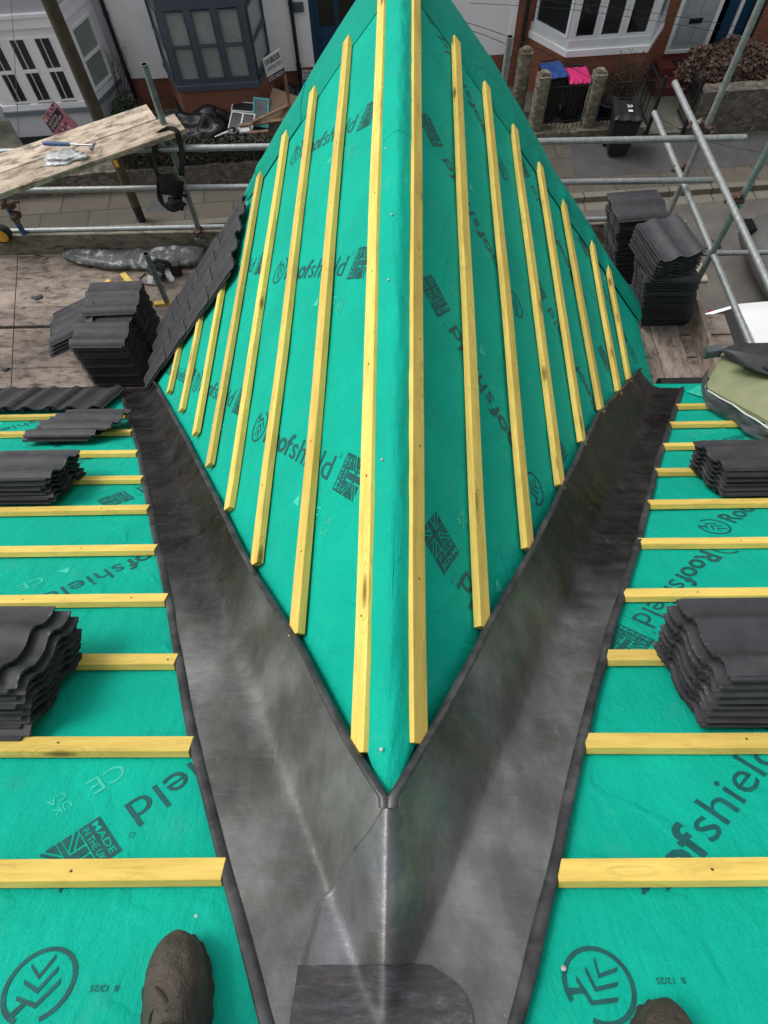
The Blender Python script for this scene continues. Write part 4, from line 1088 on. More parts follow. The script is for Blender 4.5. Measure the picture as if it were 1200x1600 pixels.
# roll in clear film, bottle, offcuts, saw
P = [at_z(px, py, 4.26) for px, py in ((100, 392), (140, 399), (180, 404), (225, 402), (262, 396), (300, 396), (318, 397))]
b = MB(); pts = []; rr = [.06, .085, .09, .095, .10, .105, .10]
sm = []
for i in range(len(P)-1):
    for k in range(5): t = k/5; sm.append((P[i].lerp(P[i+1], t), rr[i]+(rr[i+1]-rr[i])*t))
sm.append((P[-1], .075)); 
sg = 22; vs = []
for i, (p, r_) in enumerate(sm):
    for k in range(sg):
        a = 2*math.pi*k/sg; q = r_*(1+.18*noise.noise(V((i*.35, math.cos(a)*1.5, math.sin(a)*1.5))))
        vs.append(V((p.x, p.y+math.cos(a)*q*1.3, ZB+.045+max(-.043, math.sin(a)*q*.5))))
b.add(vs, [(i*sg+k, i*sg+(k+1) % sg, (i+1)*sg+(k+1) % sg, (i+1)*sg+k) for i in range(len(sm)-1) for k in range(sg)], 0, True)
b.add([vs[k] for k in range(sg)], [tuple(range(sg))]); b.add([vs[-sg+k] for k in range(sg)], [tuple(range(sg))])
tag(b.build('wrapped_roll', M_FILM), 'long grey roll of sheet in shiny crumpled clear film on the boards', 'sheet roll')
def bottle():
    p0 = at_z(97, 374, 4.24); p1 = at_z(112, 398, 4.24); p0.z = p1.z = ZB+.036; d = (p1-p0).normalized()
    t_ = thing('water_bottle', 'clear plastic drinks bottle with white cap lying by the wrapped roll', 'bottle', fr(p0, d))
    b = MB(); b._lathe(p0, [(.012, .018), (.014, .03), (.03, .06), (.033, .08), (.033, .2), (.03, .215), (.0, .215)], 20, 0, d); b.build('body', M_BAGW, t_)
    b = MB(); b._lathe(p0, [(.0, 0), (.015, .0), (.016, .004), (.016, .02), (.0, .02)], 16, 0, d); b.build('cap', M_WHITE, t_)
    b = MB(); b._lathe(p0, [(.0338, .1), (.0342, .102), (.0342, .15), (.0338, .152)], 20, 0, d); b.build('bottle_label', M_BINB, t_)
bottle()
p = at_z(190, 424, 4.24); q = at_z(207, 444, 4.24); o = beam('batten_offcut', (p.x, p.y, ZB), (q.x, q.y, ZB), (0, 0, 1), .05, .025, M_YOFF, None, .002); tag(o, 'long yellow batten offcut on the left platform boards', 'offcut', 'yellow offcuts on the left platform')
p = at_z(163, 436, 4.24); o = beam('batten_offcut', (p.x, p.y, ZB), (p.x+.05, p.y-.02, ZB), (0, 0, 1), .05, .025, M_YOFF, None, .004); tag(o, 'small square yellow offcut left of the long one', 'offcut', 'yellow offcuts on the left platform')
p = at_z(245, 471, 4.24); o = beam('batten_offcut', (p.x-.03, p.y, ZB), (p.x+.12, p.y+.01, ZB), (0, 0, 1), .045, .025, M_YOFF, None, .002); tag(o, 'yellow offcut half hidden behind the left tile stack', 'offcut', 'yellow offcuts on the left platform')
def saw():
    c = at_z(250, 425, 4.26); c.z = ZB; X = V((1, .12, 0)).normalized(); fm = fr(c, X)
    t_ = thing('circular_saw', 'cordless circular saw with black handle lying on the left boards', 'power tool', fm)
    b = MB(); b.box((-.13, -.07, .0), (.12, .06, .006), fm); b.build('base_plate', M_STEEL, t_, bevel=.002)
    b = MB(); b._lathe(fm @ V((-.03, .03, .085)), [(.0, 0), (.075, 0), (.08, .01), (.08, .035), (.07, .045), (.0, .045)], 26, 0, (fm.to_3x3() @ V((0, -1, 0)))); b.build('blade_guard', M_SILV, t_)
    b = MB(); b.tube([fm @ V((-.02, -.02, .08)), fm @ V((.02, -.09, .10)), fm @ V((.05, -.11, .10))], [.035, .038, .03], 14); b.build('motor', M_BLACKP, t_)
    b = MB(); b.tube([fm @ V(q) for q in ((-.08, -.0, .10), (-.06, -.0, .17), (.02, 0, .19), (.10, .0, .15), (.13, .0, .09))], [.014, .017, .018, .017, .016], 12); b.build('handle', M_BLACKP, t_)
    b = MB(); b.box((.10, -.035, .02), (.19, .045, .13), fm); b.build('battery', M_BLACKP, t_, bevel=.008)
    b = MB(); b.tube([fm @ V(q) for q in ((-.15, .06, .01), (-.2, .0, .01), (-.17, -.07, .01), (-.08, -.1, .01), (.03, -.13, .01))], .005, 8); b.build('lead_cord', M_BLACKM, t_)
saw()
for k, (px, py, r_, lb) in enumerate(((70, 404, .02, 'mortar crumbs beside the wrapped roll'), (58, 466, .03, 'flat dark flake on the third deck board'), (36, 481, .016, 'tiny black chip beside the thin cable'), (10, 578, .022, 'small dark chip at the left edge of the deck'), (72, 450, .018, 'small grey crumb above the dark flake'), (140, 418, .016, 'small crumb left of the yellow offcuts'))):
    p = at_z(px, py, ZB); b = MB(); b.ico((p.x, p.y, ZB+r_*.25), r_, 2, 0, .9, (1.5, .8, .35), k*3.1); tag(b.build('debris_chip', M_TILE if k % 2 else M_CONC), lb, 'debris', 'crumbs and chips on the left deck')
# yellow-black tool at the far left edge
def reel():
    c = at_y(2, 366, 5.08); fm = Matrix.Translation(c)
    t_ = thing('fall_arrest_block', 'yellow and black retractable fall arrest block hung at the left edge', 'safety block', fm)
    b = MB(); b._lathe(c+V((0, .04, 0)), [(.0, 0), (.062, 0), (.07, .01), (.07, .06), (.062, .07), (0, .07)], 28, 0, V((0, -1, 0))); b.build('housing', M_YEL, t_)
    b = MB(); b._lathe(c+V((0, .05, 0)), [(.072, 0), (.082, .01), (.082, .07), (.072, .085)], 28, 0, V((0, -1, 0))); b.build('rim', M_BLACKP, t_)
    b = MB(); b.tube([c+V((0, 0, .08)), c+V((-.02, 0, .13)), c+V((-.03, .0, .2))], .006, 8); b.build('hook', M_STEEL, t_)
reel()
# cables
def cable(pts, r, label, mat=M_BLACKM):
    b = MB(); P = [V(p) for p in pts]; sm = []
    for i in range(len(P)-1):
        for k in range(6):
            t = k/6; a = P[max(i-1, 0)]; b0 = P[i]; c0 = P[i+1]; d0 = P[min(i+2, len(P)-1)]
            sm.append(.5*((2*b0)+(c0-a)*t+(2*a-5*b0+4*c0-d0)*t*t+(3*b0-a-3*c0+d0)*t**3))
    sm.append(P[-1]); b.tube(sm, r, 6); return tag(b.build('cable', mat), label, 'cable')
pa = at_z(17, 614, 4.60)
cable([pa, at_y(23, 480, 4.2), at_y(28, 385, 5.3), at_y(30, 235, 8.2), at_y(17, 0, 11.3), at_y(2, -150, 14.5)], .0035, 'thin black cable running down from the street over the left boards to the eaves')

# ================================================================== BUNDLE at right
def patch4(a, b_, c_, d_, bul=0, nz=.0, seed=0):
    def f(i, j):
        p = a.lerp(b_, i).lerp(d_.lerp(c_, i), j); n = (b_-a).cross(d_-a).normalized()
        if n.z < 0: n = -n
        return p+n*(bul*4*i*(1-i)*1+nz*noise.noise(V((i*3+seed, j*3, seed)))+nz*.4*noise.noise(V((i*9+seed, j*8, seed))))
    return f
def PMx(px, py, h): x, t = main_px(px, py, h); return P_main(x, t, h)
bun = thing('insulation_bundle', 'olive fibre sheet wrapped in dark grey sheeting on the right eaves', 'bundle', Matrix.Translation(PMx(1150, 640, 0)))
b = MB(); b.grid(patch4(PMx(1101, 604, .10), PMx(1131, 553, .26), PMx(1235, 590, .30), PMx(1235, 676, .16), .0, .005, 2), 30, 24, thick=NMAIN*.03); b.build('olive_sheet', M_OLIVE, bun)
b = MB(); b.grid(patch4(PMx(1120, 546, .30), PMx(1170, 536, .34), PMx(1240, 534, .40), PMx(1240, 592, .34), .004, .008, 5), 30, 20, thick=NMAIN*.008)
b.grid(patch4(PMx(1128, 545, .37), PMx(1235, 560, .37), PMx(1235, 596, .30), PMx(1140, 562, .31), .01, .01, 8), 30, 8, thick=NMAIN*.008); b.build('dark_sheet', M_DKSHEET, bun)
def rim(i, j):
    T = [(1098, 588, .06), (1096, 610, .04), (1103, 632, .05), (1122, 646, .03), (1145, 655, .05), (1165, 674, .03), (1185, 684, .05), (1235, 688, .04)]
    T2 = [(1108, 575, .13), (1104, 604, .12), (1112, 612, .12), (1140, 630, .13), (1165, 645, .13), (1190, 658, .13), (1210, 665, .13), (1238, 676, .13)]
    f_ = i*(len(T)-1); k = min(int(f_), len(T)-2); t = f_-k
    a = [T[k][q]*(1-t)+T[k+1][q]*t for q in range(3)]; c = [T2[k][q]*(1-t)+T2[k+1][q]*t for q in range(3)]
    h = a[2]*(1-j)+c[2]*j+.015*noise.noise(V((i*8, j*3, 1)))
    return PMx(a[0]*(1-j)+c[0]*j, a[1]*(1-j)+c[1]*j, max(.02, h))
b = MB(); b.grid(rim, 60, 10, thick=NMAIN*.006); b.build('grey_sheet', M_GRSHEET, bun)
b = MB(); b.tube([PMx(*q) for q in ((1106, 610, .15), (1125, 622, .15), (1145, 632, .15), (1165, 647, .16), (1180, 655, .15), (1205, 672, .15), (1230, 676, .15))], .005, 8); b.build('pale_cord', M_WHITE, bun)
b = MB(); b.grid(patch4(PMx(1072, 612, .01), PMx(1092, 602, .03), PMx(1108, 618, .03), PMx(1105, 622, .01), 0, .003, 4), 10, 8, thick=NMAIN*.002); b.build('pale_paper', M_PRINTL, bun)
b = MB(); a_ = PMx(1106, 551, .30); c_ = PMx(1132, 547, .30); z_ = V((0, 0, -.07)); y_ = V((0, -.012, 0))
dd_ = (c_-a_).normalized(); b.hexa([a_+z_, c_+z_, c_+z_+V((0, .06, 0)), a_+z_+V((0, .06, 0)), a_, c_, c_+V((0, .06, 0)), a_+V((0, .06, 0))]); 
o = b.build('gutter_offcut', M_SILV, bevel=.004); tag(o, 'short dark metal box gutter offcut behind the olive bundle', 'gutter offcut')

# ================================================================== BOOTS
def boot(toe, back, label):
    a = V(P_main(*main_px(*toe), .006)); c = V(P_main(*main_px(*back), .006)); Yf = (a-c).normalized(); o = a-Yf*.365
    f0 = fr(o, Yf, NMAIN); fm = f0 @ Matrix.Diagonal((1.20, 1.15, 1.12, 1))               # X forward (toe), Z normal ; origin = heel centre
    t_ = thing('work_boot', label, 'boot', f0, 'brown work boots of the person standing on the roof')
    secs = [(0, .034, .075, .012), (.03, .038, .09, .0), (.08, .038, .10, 0), (.13, .040, .098, 0), (.17, .046, .085, 0), (.21, .051, .073, 0), (.245, .050, .066, 0), (.272, .043, .058, 0), (.29, .030, .046, 0), (.300, .012, .032, 0)]
    b = MB(); sg = 28; vs = []
    for x, w, h, _ in secs:
        for k in range(sg):
            a = math.pi*2*k/sg; cz, sz = math.cos(a), math.sin(a)
            yy = w*(abs(cz)**.85)*(1 if cz > 0 else -1); zz = .022+max(0, h-.0)*max(0, sz)**.8 if sz > 0 else .022+.004*sz
            p = V((x, yy, zz)); p += V((0, 0, .0035*noise.noise(V((x*40, yy*45, zz*40))))) if sz > 0 else V()
            if .14 < x < .20 and sz > .3: p.z -= .003*abs(math.sin((x-.14)*150))
            vs.append(fm @ p)
    n = len(secs)
    b.add(vs, [(i*sg+k, i*sg+(k+1) % sg, (i+1)*sg+(k+1) % sg, (i+1)*sg+k) for i in range(n-1) for k in range(sg)], 0, True)
    b.add(vs, [tuple(range(sg)), tuple(range((n-1)*sg, n*sg))], 0, True)
    up = b.build('upper', M_BOOT, t_)
    sub = up.modifiers.new('s', 'SUBSURF'); sub.levels = 1; sub.render_levels = 2
    # shaft
    b = MB(); sv = []; rings = [(.055, .048, .06, .05), (.06, .047, .062, .10), (.035, .045, .058, .12), (.02, .046, .056, .15)]
    vs = []
    for cx_, wy, wx, z in rings:
        for k in range(sg):
            a = 2*math.pi*k/sg; vs.append(fm @ V((cx_+wx*math.cos(a), wy*math.sin(a), z)))
    b.add(vs, [(i*sg+k, i*sg+(k+1) % sg, (i+1)*sg+(k+1) % sg, (i+1)*sg+k) for i in range(len(rings)-1) for k in range(sg)], 0, True)
    b.add(vs[-sg:], [tuple(range(sg))]); b.build('shaft', M_BOOT, t_)
    # sole: outline with lugs
    b = MB(); out = []
    for s_ in (1, -1):
        seq = secs if s_ > 0 else secs[::-1]
        for x, w, h, _ in seq: out.append((x+(.004 if x > .28 else 0), s_*(w+.004)))
    dense = []
    for i in range(len(out)):
        a, c = out[i], out[(i+1) % len(out)]
        for k in range(4):
            t = k/4; x = a[0]+(c[0]-a[0])*t; y = a[1]+(c[1]-a[1])*t; lug = .0022*(1 if (len(dense) // 2) % 2 else -1); l_ = math.hypot(x-.15, y) or 1
            dense.append((x+lug*(x-.15)/l_, y+lug*y/l_))
    b.prism([fm @ V((x, y, 0)) for x, y in dense], fm.to_3x3() @ V((0, 0, .026))); b.build('sole', M_SOLE, t_)
    b = MB()
    for s_ in (-1, 1):
        b.tube([fm @ V(q) for q in ((.185, s_*.012, .092), (.165, s_*.024, .100), (.12, s_*.030, .112), (.08, s_*.034, .122))], .0016, 6)
    b.tube([fm @ V(q) for q in ((.185, -.012, .092), (.192, 0, .0925), (.185, .012, .092))], .0018, 6)
    b.build('seam', M_LACE, t_)
    b = MB()
    for k in range(3):
        x = .13+.022*k; z = .122-.010*k-.35*(x-.13)
        b.tube([fm @ V(q) for q in ((x, -.022, z-.004), (x+.006, 0, z+.003), (x+.002, .022, z-.004))], .003, 8)
    b.tube([fm @ V(q) for q in ((.172, .0, .104), (.19, .012, .100), (.20, .02, .094))], .0028, 8)
    b.build('laces', M_LACE, t_)
    return t_
boot((283, 1478), (281, 1600), 'worn brown leather work boot at the lower left, pointing at the nearest batten')
boot((1032, 1583), (1036, 1700), 'brown work boot at the bottom right, only its toe in view')

# ================================================================== FAR SIDE: houses
VW = 15.0
def win(parent, u0, u1, z0, z1, v, fmat, pmat, fw=.04, sash=True, bar=False, name='window'):
    """an opening: frame, meeting rail, pane set back; v = face plane, towards the street is smaller v"""
    f = MB()
    f.stbox(u0, u1, v-.02, v+.05, z1-fw, z1); f.stbox(u0, u1, v-.02, v+.05, z0, z0+fw)
    f.stbox(u0, u0+fw, v-.02, v+.05, z0+fw, z1-fw); f.stbox(u1-fw, u1, v-.02, v+.05, z0+fw, z1-fw)
    if sash: zm = (z0+z1)/2; f.stbox(u0+fw, u1-fw, v-.03, v+.045, zm-.02, zm+.025)
    if bar: um = u0+(u1-u0)*.42; f.stbox(um-.005, um+.005, v-.01, v+.04, z0+fw, z1-fw)
    o = f.build(name, fmat, parent)
    g = MB(); g.add([st(u0+.01, v+.02, z0+.01), st(u1-.01, v+.02, z0+.01), st(u1-.01, v+.02, z1-.01), st(u0+.01, v+.02, z1-.01)], [(0, 1, 2, 3)]); g.build('pane', pmat, o, recalc=False)
    return o
def slab(parent, name, mat, u0, u1, v0, v1, z0, z1, bevel=0):
    b = MB(); b.stbox(u0, u1, v0, v1, z0, z1); return b.build(name, mat, parent, bevel=bevel)
def slant(parent, name, mat, pa_, pb_, z0, z1, th=.05):
    """upright panel from plan point pa_ to pb_ (street coords)"""
    a, c = st(*pa_, 0), st(*pb_, 0); d = (c-a).normalized(); n = V((-d.y, d.x, 0)) 
    if n.dot(st(0, 1, 0)-st(0, 0, 0)) < 0: n = -n
    b = MB(); b.hexa([V((q.x, q.y, z)) for z in (z0, z1) for q in (a, c, c+n*th, a+n*th)]); return b.build(name, mat, parent)
def win_slant(parent, pa_, pb_, z0, z1, fmat, pmat, sash=True, fw=.05):
    a, c = st(*pa_, 0), st(*pb_, 0); d = (c-a); Ln = d.length; d.normalize(); n = V((-d.y, d.x, 0))
    if n.dot(st(0, 1, 0)-st(0, 0, 0)) < 0: n = -n
    fm = Matrix((d, n, V((0, 0, 1)))).transposed().to_4x4(); fm.translation = a
    f = MB()
    f.box((0, -.02, z1-fw), (Ln, .05, z1), fm); f.box((0, -.02, z0), (Ln, .05, z0+fw), fm); f.box((0, -.02, z0+fw), (fw, .05, z1-fw), fm); f.box((Ln-fw, -.02, z0+fw), (Ln, .05, z1-fw), fm)
    if sash: zm = (z0+z1)/2; f.box((fw, -.03, zm-.02), (Ln-fw, .045, zm+.025), fm)
    o = f.build('window', fmat, parent)
    g = MB(); g.add([fm @ V(q) for q in ((.01, .02, z0), (Ln-.01, .02, z0), (Ln-.01, .02, z1), (.01, .02, z1))], [(0, 1, 2, 3)]); g.build('pane', pmat, o, recalc=False)
def body(t_, name, mat, u0, u1, z0, z1, v0=VW, v1=23): return slab(t_, name, mat, u0, u1, v0, v1, z0, z1)
def roof(t_, u0, u1, zb=5.6, v0=14.7, v1=23.3, h=2.6):
    b = MB(); vm = (v0+v1)/2
    b.prism([st(u0, v0, zb), st(u0, v1, zb), st(u0, vm, zb+h)], st(u1, v0, zb)-st(u0, v0, zb)); b.build('roof', M_TILE, t_)
# house 1: lilac render, white bay
h1 = thing('terraced_house', 'lilac-grey rendered house with white sash bay window at the far left', 'house', stfr(-7, VW))
body(h1, 'wall', M_LILAC, -11.5, -4.42, .42, 5.6)
body(h1, 'plinth', M_LGREY, -11.5, -4.42, -.1, .42, VW-.03)
FV = 14.05; bu0, bu1 = -6.84, -5.06
slab(h1, 'string_course', M_SILLG, -4.95, -4.42, VW-.05, VW, .42, .49)
def bay(t_, u0, u1, ul, ur, fv, z_pl, z_s, z_t, plm, wm, sm, stk=.09):
    # stacked storeys of the bay: plinth, apron, sill, head
    def poly(e, z): return [st(ul-e*.6, VW-.01, z), st(u0-e*.3, fv-e, z), st(u1+e*.3, fv-e, z), st(ur+e*.6, VW-.01, z)]
    for nm, mt, e, za, zb in (('bay_plinth', plm, .0, -.1, z_pl), ('bay_apron', wm, .012, z_pl, z_s-stk), ('bay_sill', sm, .07, z_s-stk, z_s)):
        b = MB(); b.prism(poly(e, za), (0, 0, zb-za)); b.build(nm, mt, t_)
    return poly
py_ = bay(h1, bu0, bu1, -7.3, -4.62, FV, .19, .73, 0, M_PLINTH, M_LGREY, M_SILLG)
b = MB(); b.prism(py_(.03, .73), (0, 0, .10)); b.build('bay_base_frame', M_WPAINT, h1)
us = [(-6.56, -6.26), (-6.10, -5.79), (-5.63, -5.31)]
for a, c in us: win(h1, a, c, .86, 2.0, FV, M_WPAINT, M_BLINDD, .022, True, True)
b = MB(); prev = bu0
for a, c in us+[(bu1, bu1)]:
    if a > prev: b.stbox(prev, a, FV-.01, FV+.06, .83, 2.0)
    prev = c
b.build('bay_mullions', M_WPAINT, h1)
slant(h1, 'bay_return', M_WPAINT, (bu1, FV), (bu1+.10, FV+.23), .83, 2.0, .06); slant(h1, 'bay_return', M_WPAINT, (-4.70, VW-.19), (-4.62, VW), .83, 2.0, .06)
win_slant(h1, (bu1+.09, FV+.21), (-4.69, VW-.17), .86, 2.0, M_WPAINT, M_BLINDG)
slant(h1, 'bay_return', M_WPAINT, (-7.3, VW), (bu0, FV), .83, 2.0, .06)
for e, za, zb, mt in ((.0, 2.0, 2.16, M_WPAINT), (.05, 2.16, 2.34, M_WREND), (.09, 2.34, 2.40, M_WPAINT), (.02, 2.40, 3.1, M_LILAC)):
    b = MB(); b.prism(py_(e, za), (0, 0, zb-za)); b.build('bay_head', mt, h1)
roof(h1, -11.5, -4.42)
for uu in (-6.4, -5.3): win(h1, uu-.35, uu+.35, 3.4, 4.8, VW-.03, M_WPAINT, M_GLASS, .06)
def pipe(parent, u, v, z0, z1, r=.04, mat=M_BLACKP, name='drainpipe'):
    b = MB(); b.tube([st(u, v, z0), st(u, v, z1)], r, 12)
    for z in (.8, 1.9, 3.2): b.tube([st(u, v, z-.03), st(u, v, z+.03)], r+.012, 12)
    return b.build(name, mat, parent)
pipe(h1, -4.41, VW-.05, .2, 5.5)
# house 2: white render over brick, slate-blue bay, blue door
h2 = thing('terraced_house', 'white rendered house with slate-blue bay window and brick base behind the rubbish heap', 'house', stfr(-2, VW))
body(h2, 'wall', M_WREND, -4.40, -.47, .69, 5.6); body(h2, 'brick_base', M_BRICK, -4.40, -.47, -.1, .69, VW+.02)
body(h2, 'wall', M_WREND, .75, 1.5, .69, 5.6); body(h2, 'wall', M_WREND, -.47, .75, 2.55, 5.6); body(h2, 'brick_base', M_BRICK, .75, 1.5, -.1, .69, VW+.02)
slab(h2, 'pier', M_WREND, -3.98, -3.56, VW-.06, VW, .69, 5.6); slab(h2, 'pier', M_WREND, -1.42, -.86, VW-.06, VW, .67, 5.6)
py_ = bay(h2, -3.22, -1.62, -3.60, -1.36, FV, .36, 1.0, 0, M_PLINTH, M_BRICK, M_SLATEB, .1)
us = [(-3.12, -2.74), (-2.62, -2.24), (-2.13, -1.74)]
for a, c in us: win(h2, a, c, 1.08, 2.26, FV, M_SLATEB, M_BLINDG, .018)
b = MB(); prev = -3.24
for a, c in us+[(-1.6, -1.6)]:
    if a > prev: b.stbox(prev, a, FV-.015, FV+.06, 1.0, 2.32)
    prev = c
b.stbox(-3.22, -1.62, FV-.012, FV+.05, 1.0, 1.08); b.build('bay_mullions', M_SLATEB, h2)
win_slant(h2, (-1.59, FV+.03), (-1.37, VW-.05), 1.05, 2.26, M_SLATEB, M_BLINDG); win_slant(h2, (-3.58, VW-.05), (-3.25, FV+.03), 1.05, 2.26, M_SLATEB, M_BLINDG)
b = MB(); b.prism(py_(.02, 2.28), (0, 0, .5)); b.build('bay_head', M_SLATEB, h2)
pipe(h2, -.80, VW-.11, .0, 5.5)
slab(h2, 'door_recess', M_DARKIN, -.47, .75, 15.6, 15.7, -.1, 2.6); slab(h2, 'door_frame', M_DOORB, -.46, -.38, 15.25, 15.33, .0, 2.5)
dr = slab(h2, 'door', M_DOORB, -.38, .55, 15.3, 15.35, .05, 2.1)
for (a, c, e, g) in ((-.28, .03, 1.3, 1.9), (.13, .44, 1.3, 1.9)): slab(dr, 'door_glass', M_GLASS, a, c, 15.285, 15.31, e, g)
for (a, c, e, g) in ((-.28, .03, .3, 1.1), (.13, .44, .3, 1.1)): slab(dr, 'door_panel', M_DOORB, a, c, 15.28, 15.31, e, g, .01)
roof(h2, -4.40, 1.5)
slab(h2, 'wall_plaque', M_SLATEB, -.78, -.56, VW-.05, VW-.01, 1.72, 1.88)
# house 3: white end wall
h3 = thing('terraced_house', 'pale rendered house wall between the gable tip and the brick house', 'house', stfr(2.6, VW))
body(h3, 'wall', M_WREND, 1.5, 3.73, .69, 5.6); body(h3, 'brick_base', M_BRICK, 1.5, 3.73, -.1, .69, VW+.02); roof(h3, 1.5, 3.74)
slab(h3, 'corner_strip', M_WPAINT, 3.66, 3.76, VW-.03, VW, .66, 5.6)
win(h3, 2.0, 2.9, 3.4, 4.8, VW-.03, M_WPAINT, M_GLASS, .06)
# house 4: orange brick, white bay, pale door
h4 = thing('terraced_house', 'orange brick house with a white bay window and pale grey-green door at right', 'house', stfr(5.8, VW))
body(h4, 'wall', M_BRICKO, 3.74, 7.14, -.1, 5.6); body(h4, 'wall', M_BRICKO, 7.14, 8.05, 2.55, 5.6); roof(h4, 3.74, 8.04)
pipe(h4, 3.95, VW-.06, 0, 5.5)
FR = 14.2
py_ = bay(h4, 4.70, 6.36, 4.10, 6.90, FR, .05, 1.12, 0, M_BRICKO, M_BRICKO, M_WPAINT, .12)
b = MB(); b.prism(py_(.03, 1.12), (0, 0, .17)); b.build('bay_base_frame', M_PVC, h4)
for a, c in ((4.76, 5.22), (5.27, 5.73), (5.78, 6.28)): win(h4, a, c, 1.29, 2.5, FR, M_PVC, M_GLASS, .05, False)
b = MB()
for a, c in ((4.68, 4.76), (5.22, 5.27), (5.73, 5.78), (6.28, 6.38)): b.stbox(a, c, FR-.015, FR+.06, 1.29, 2.5)
b.build('bay_mullions', M_PVC, h4)
win_slant(h4, (4.14, VW-.05), (4.66, FR+.02), 1.29, 2.5, M_PVC, M_GLASS, False); win_slant(h4, (6.40, FR+.02), (6.86, VW-.05), 1.29, 2.5, M_PVC, M_GLASS, False)
b = MB(); b.prism(py_(.03, 2.5), (0, 0, .5)); b.build('bay_head', M_PVC, h4)
b = MB(); b.stbox(7.14, 7.22, VW-.03, VW+.05, .50, 2.6); b.stbox(7.97, 8.05, VW-.03, VW+.05, .50, 2.6); b.stbox(7.22, 7.97, VW-.03, VW+.05, .50, .56); b.stbox(7.22, 7.97, VW-.03, VW+.05, 2.5, 2.6); fr_ = b.build('door_frame', M_WPAINT, h4)
dr = slab(h4, 'door', M_DOORG, 7.22, 7.97, VW+.01, VW+.05, .56, 2.5)
for (a, c, e, g) in ((7.31, 7.55, .68, 1.0), (7.64, 7.88, .68, 1.0), (7.31, 7.55, 1.2, 1.9), (7.64, 7.88, 1.2, 1.9)): slab(dr, 'door_panel', M_DOORG, a, c, VW-.004, VW+.02, e, g, .01)
slab(dr, 'letterbox', M_BLACKP, 7.47, 7.74, VW-.012, VW+.02, 1.05, 1.14)
slab(h4, 'door_step', M_REDSTEP, 7.0, 8.15, VW-.35, VW, -.1, .38); slab(h4, 'door_step', M_REDSTEP, 6.9, 8.25, VW-.75, VW-.353, -.1, .2)
slab(h4, 'doormat', M_BLACKM, 7.35, 7.85, VW-.30, VW-.06, .383, .395); slab(h4, 'threshold', M_REDSTEP, 7.14, 8.05, VW-.0, VW+.02, .38, .5)
# house 5: porch opening, blue doors, brick
h5 = thing('terraced_house', 'brick house with a dark porch and two blue doors at the far right', 'house', stfr(10, VW))
body(h5, 'wall', M_BRICKO, 8.98, 14, -.1, 5.6); body(h5, 'wall', M_BRICKO, 8.05, 8.98, 2.6, 5.6); roof(h5, 8.05, 14)
slab(h5, 'porch_back', M_DARKIN, 8.06, 8.97, 15.9, 16, -.1, 2.6)
slab(h5, 'door', M_DOORB, 8.26, 8.48, VW+.12, VW+.17, .45, 2.5); slab(h5, 'door', M_DOORB, 8.56, 8.80, VW+.12, VW+.17, .45, 2.5); slab(h5, 'door_frame', M_WPAINT, 8.485, 8.555, VW+.08, VW+.18, .45, 2.5)
slab(h5, 'brick_base', M_BLACKM, 8.8, 8.985, VW-.02, VW+.4, .3, 2.6); slab(h5, 'door_step', M_REDSTEP, 8.07, 8.97, VW-.2, VW+.6, -.1, .42)

# ================================================================== front gardens
def garden_wall(u0, u1, v0, v1, z1, mat, label, name='garden_wall'):
    b = MB(); nx = max(6, int((u1-u0)*7)); 
    def top(i): return z1+.03*noise.noise(V((i*.9, u0, 2)))
    for k in range(nx):
        a, c = u0+(u1-u0)*k/nx, u0+(u1-u0)*(k+1)/nx
        p = [st(a, v0, -.1), st(c, v0, -.1), st(c, v1, -.1), st(a, v1, -.1), st(a, v0, top(k)), st(c, v0, top(k+1)), st(c, v1, top(k+1)), st(a, v1, top(k))]
        b.add(p, [(4, 5, 6, 7), (0, 1, 5, 4), (2, 3, 7, 6)]+([(3, 0, 4, 7)] if k == 0 else [])+([(1, 2, 6, 5)] if k == nx-1 else []))
    return tag(b.build(name, mat), label, 'wall')
garden_wall(-9.5, -.75, 12.30, 12.52, .42, M_RUB, 'dark low brick and stone wall under the hedge across the street')
garden_wall(2.9, 6.30, 12.98, 13.30, .17, M_RUBP, 'low mossy kerb wall carrying the iron railings')
garden_wall(7.22, 11.5, 12.85, 13.15, .86, M_RUB, 'dark rubble stone wall at the far right')
def pillar(u, v, z0, z1, w, label):
    t_ = thing('stone_pillar', label, 'pillar', stfr(u, v, z0), 'stone gate pillars')
    b = MB(); nk = 14
    def f(i, j):
        a = i*2*math.pi; c_, s_ = math.cos(a), math.sin(a); q = w/2/max(abs(c_), abs(s_)); q = min(q, w*.62)
        z = z0+(z1-z0)*j; q *= 1+.10*noise.noise(V((c_*2+u, s_*2, z*7))); return st(u+c_*q, v+s_*q, z)
    b.grid(f, 25, nk); b.add([f(i/24, 1) for i in range(24)], [tuple(range(24))]); b.build('shaft', M_RUBP, t_)
    b = MB(); b.stbox(u-w*.3, u+w*.3, v-w*.3, v+w*.3, z1-.02, z1+.06); b.build('cap', M_RUBP, t_, bevel=.015)
pillar(4.02, 13.18, 0, 1.22, .26, 'stone pillar in front of the blue-lidded bin')
pillar(3.78, 13.9, 0, 1.30, .26, 'stone pillar behind, left of the blue-lidded bin')
pillar(5.12, 13.18, 0, 1.20, .26, 'stone pillar right of the pink-lidded bin')
b_ = thing('iron_railings', 'black iron railings on the low wall around the bins', 'railings', stfr(5.2, 13.14))
b = MB()
for u0, u1 in ((4.17, 4.98), (5.26, 6.27)):
    for z in (.30, .98): b.stbox(u0, u1, 13.13, 13.15, z, z+.02)
b.build('rail', M_BLACKM, b_)
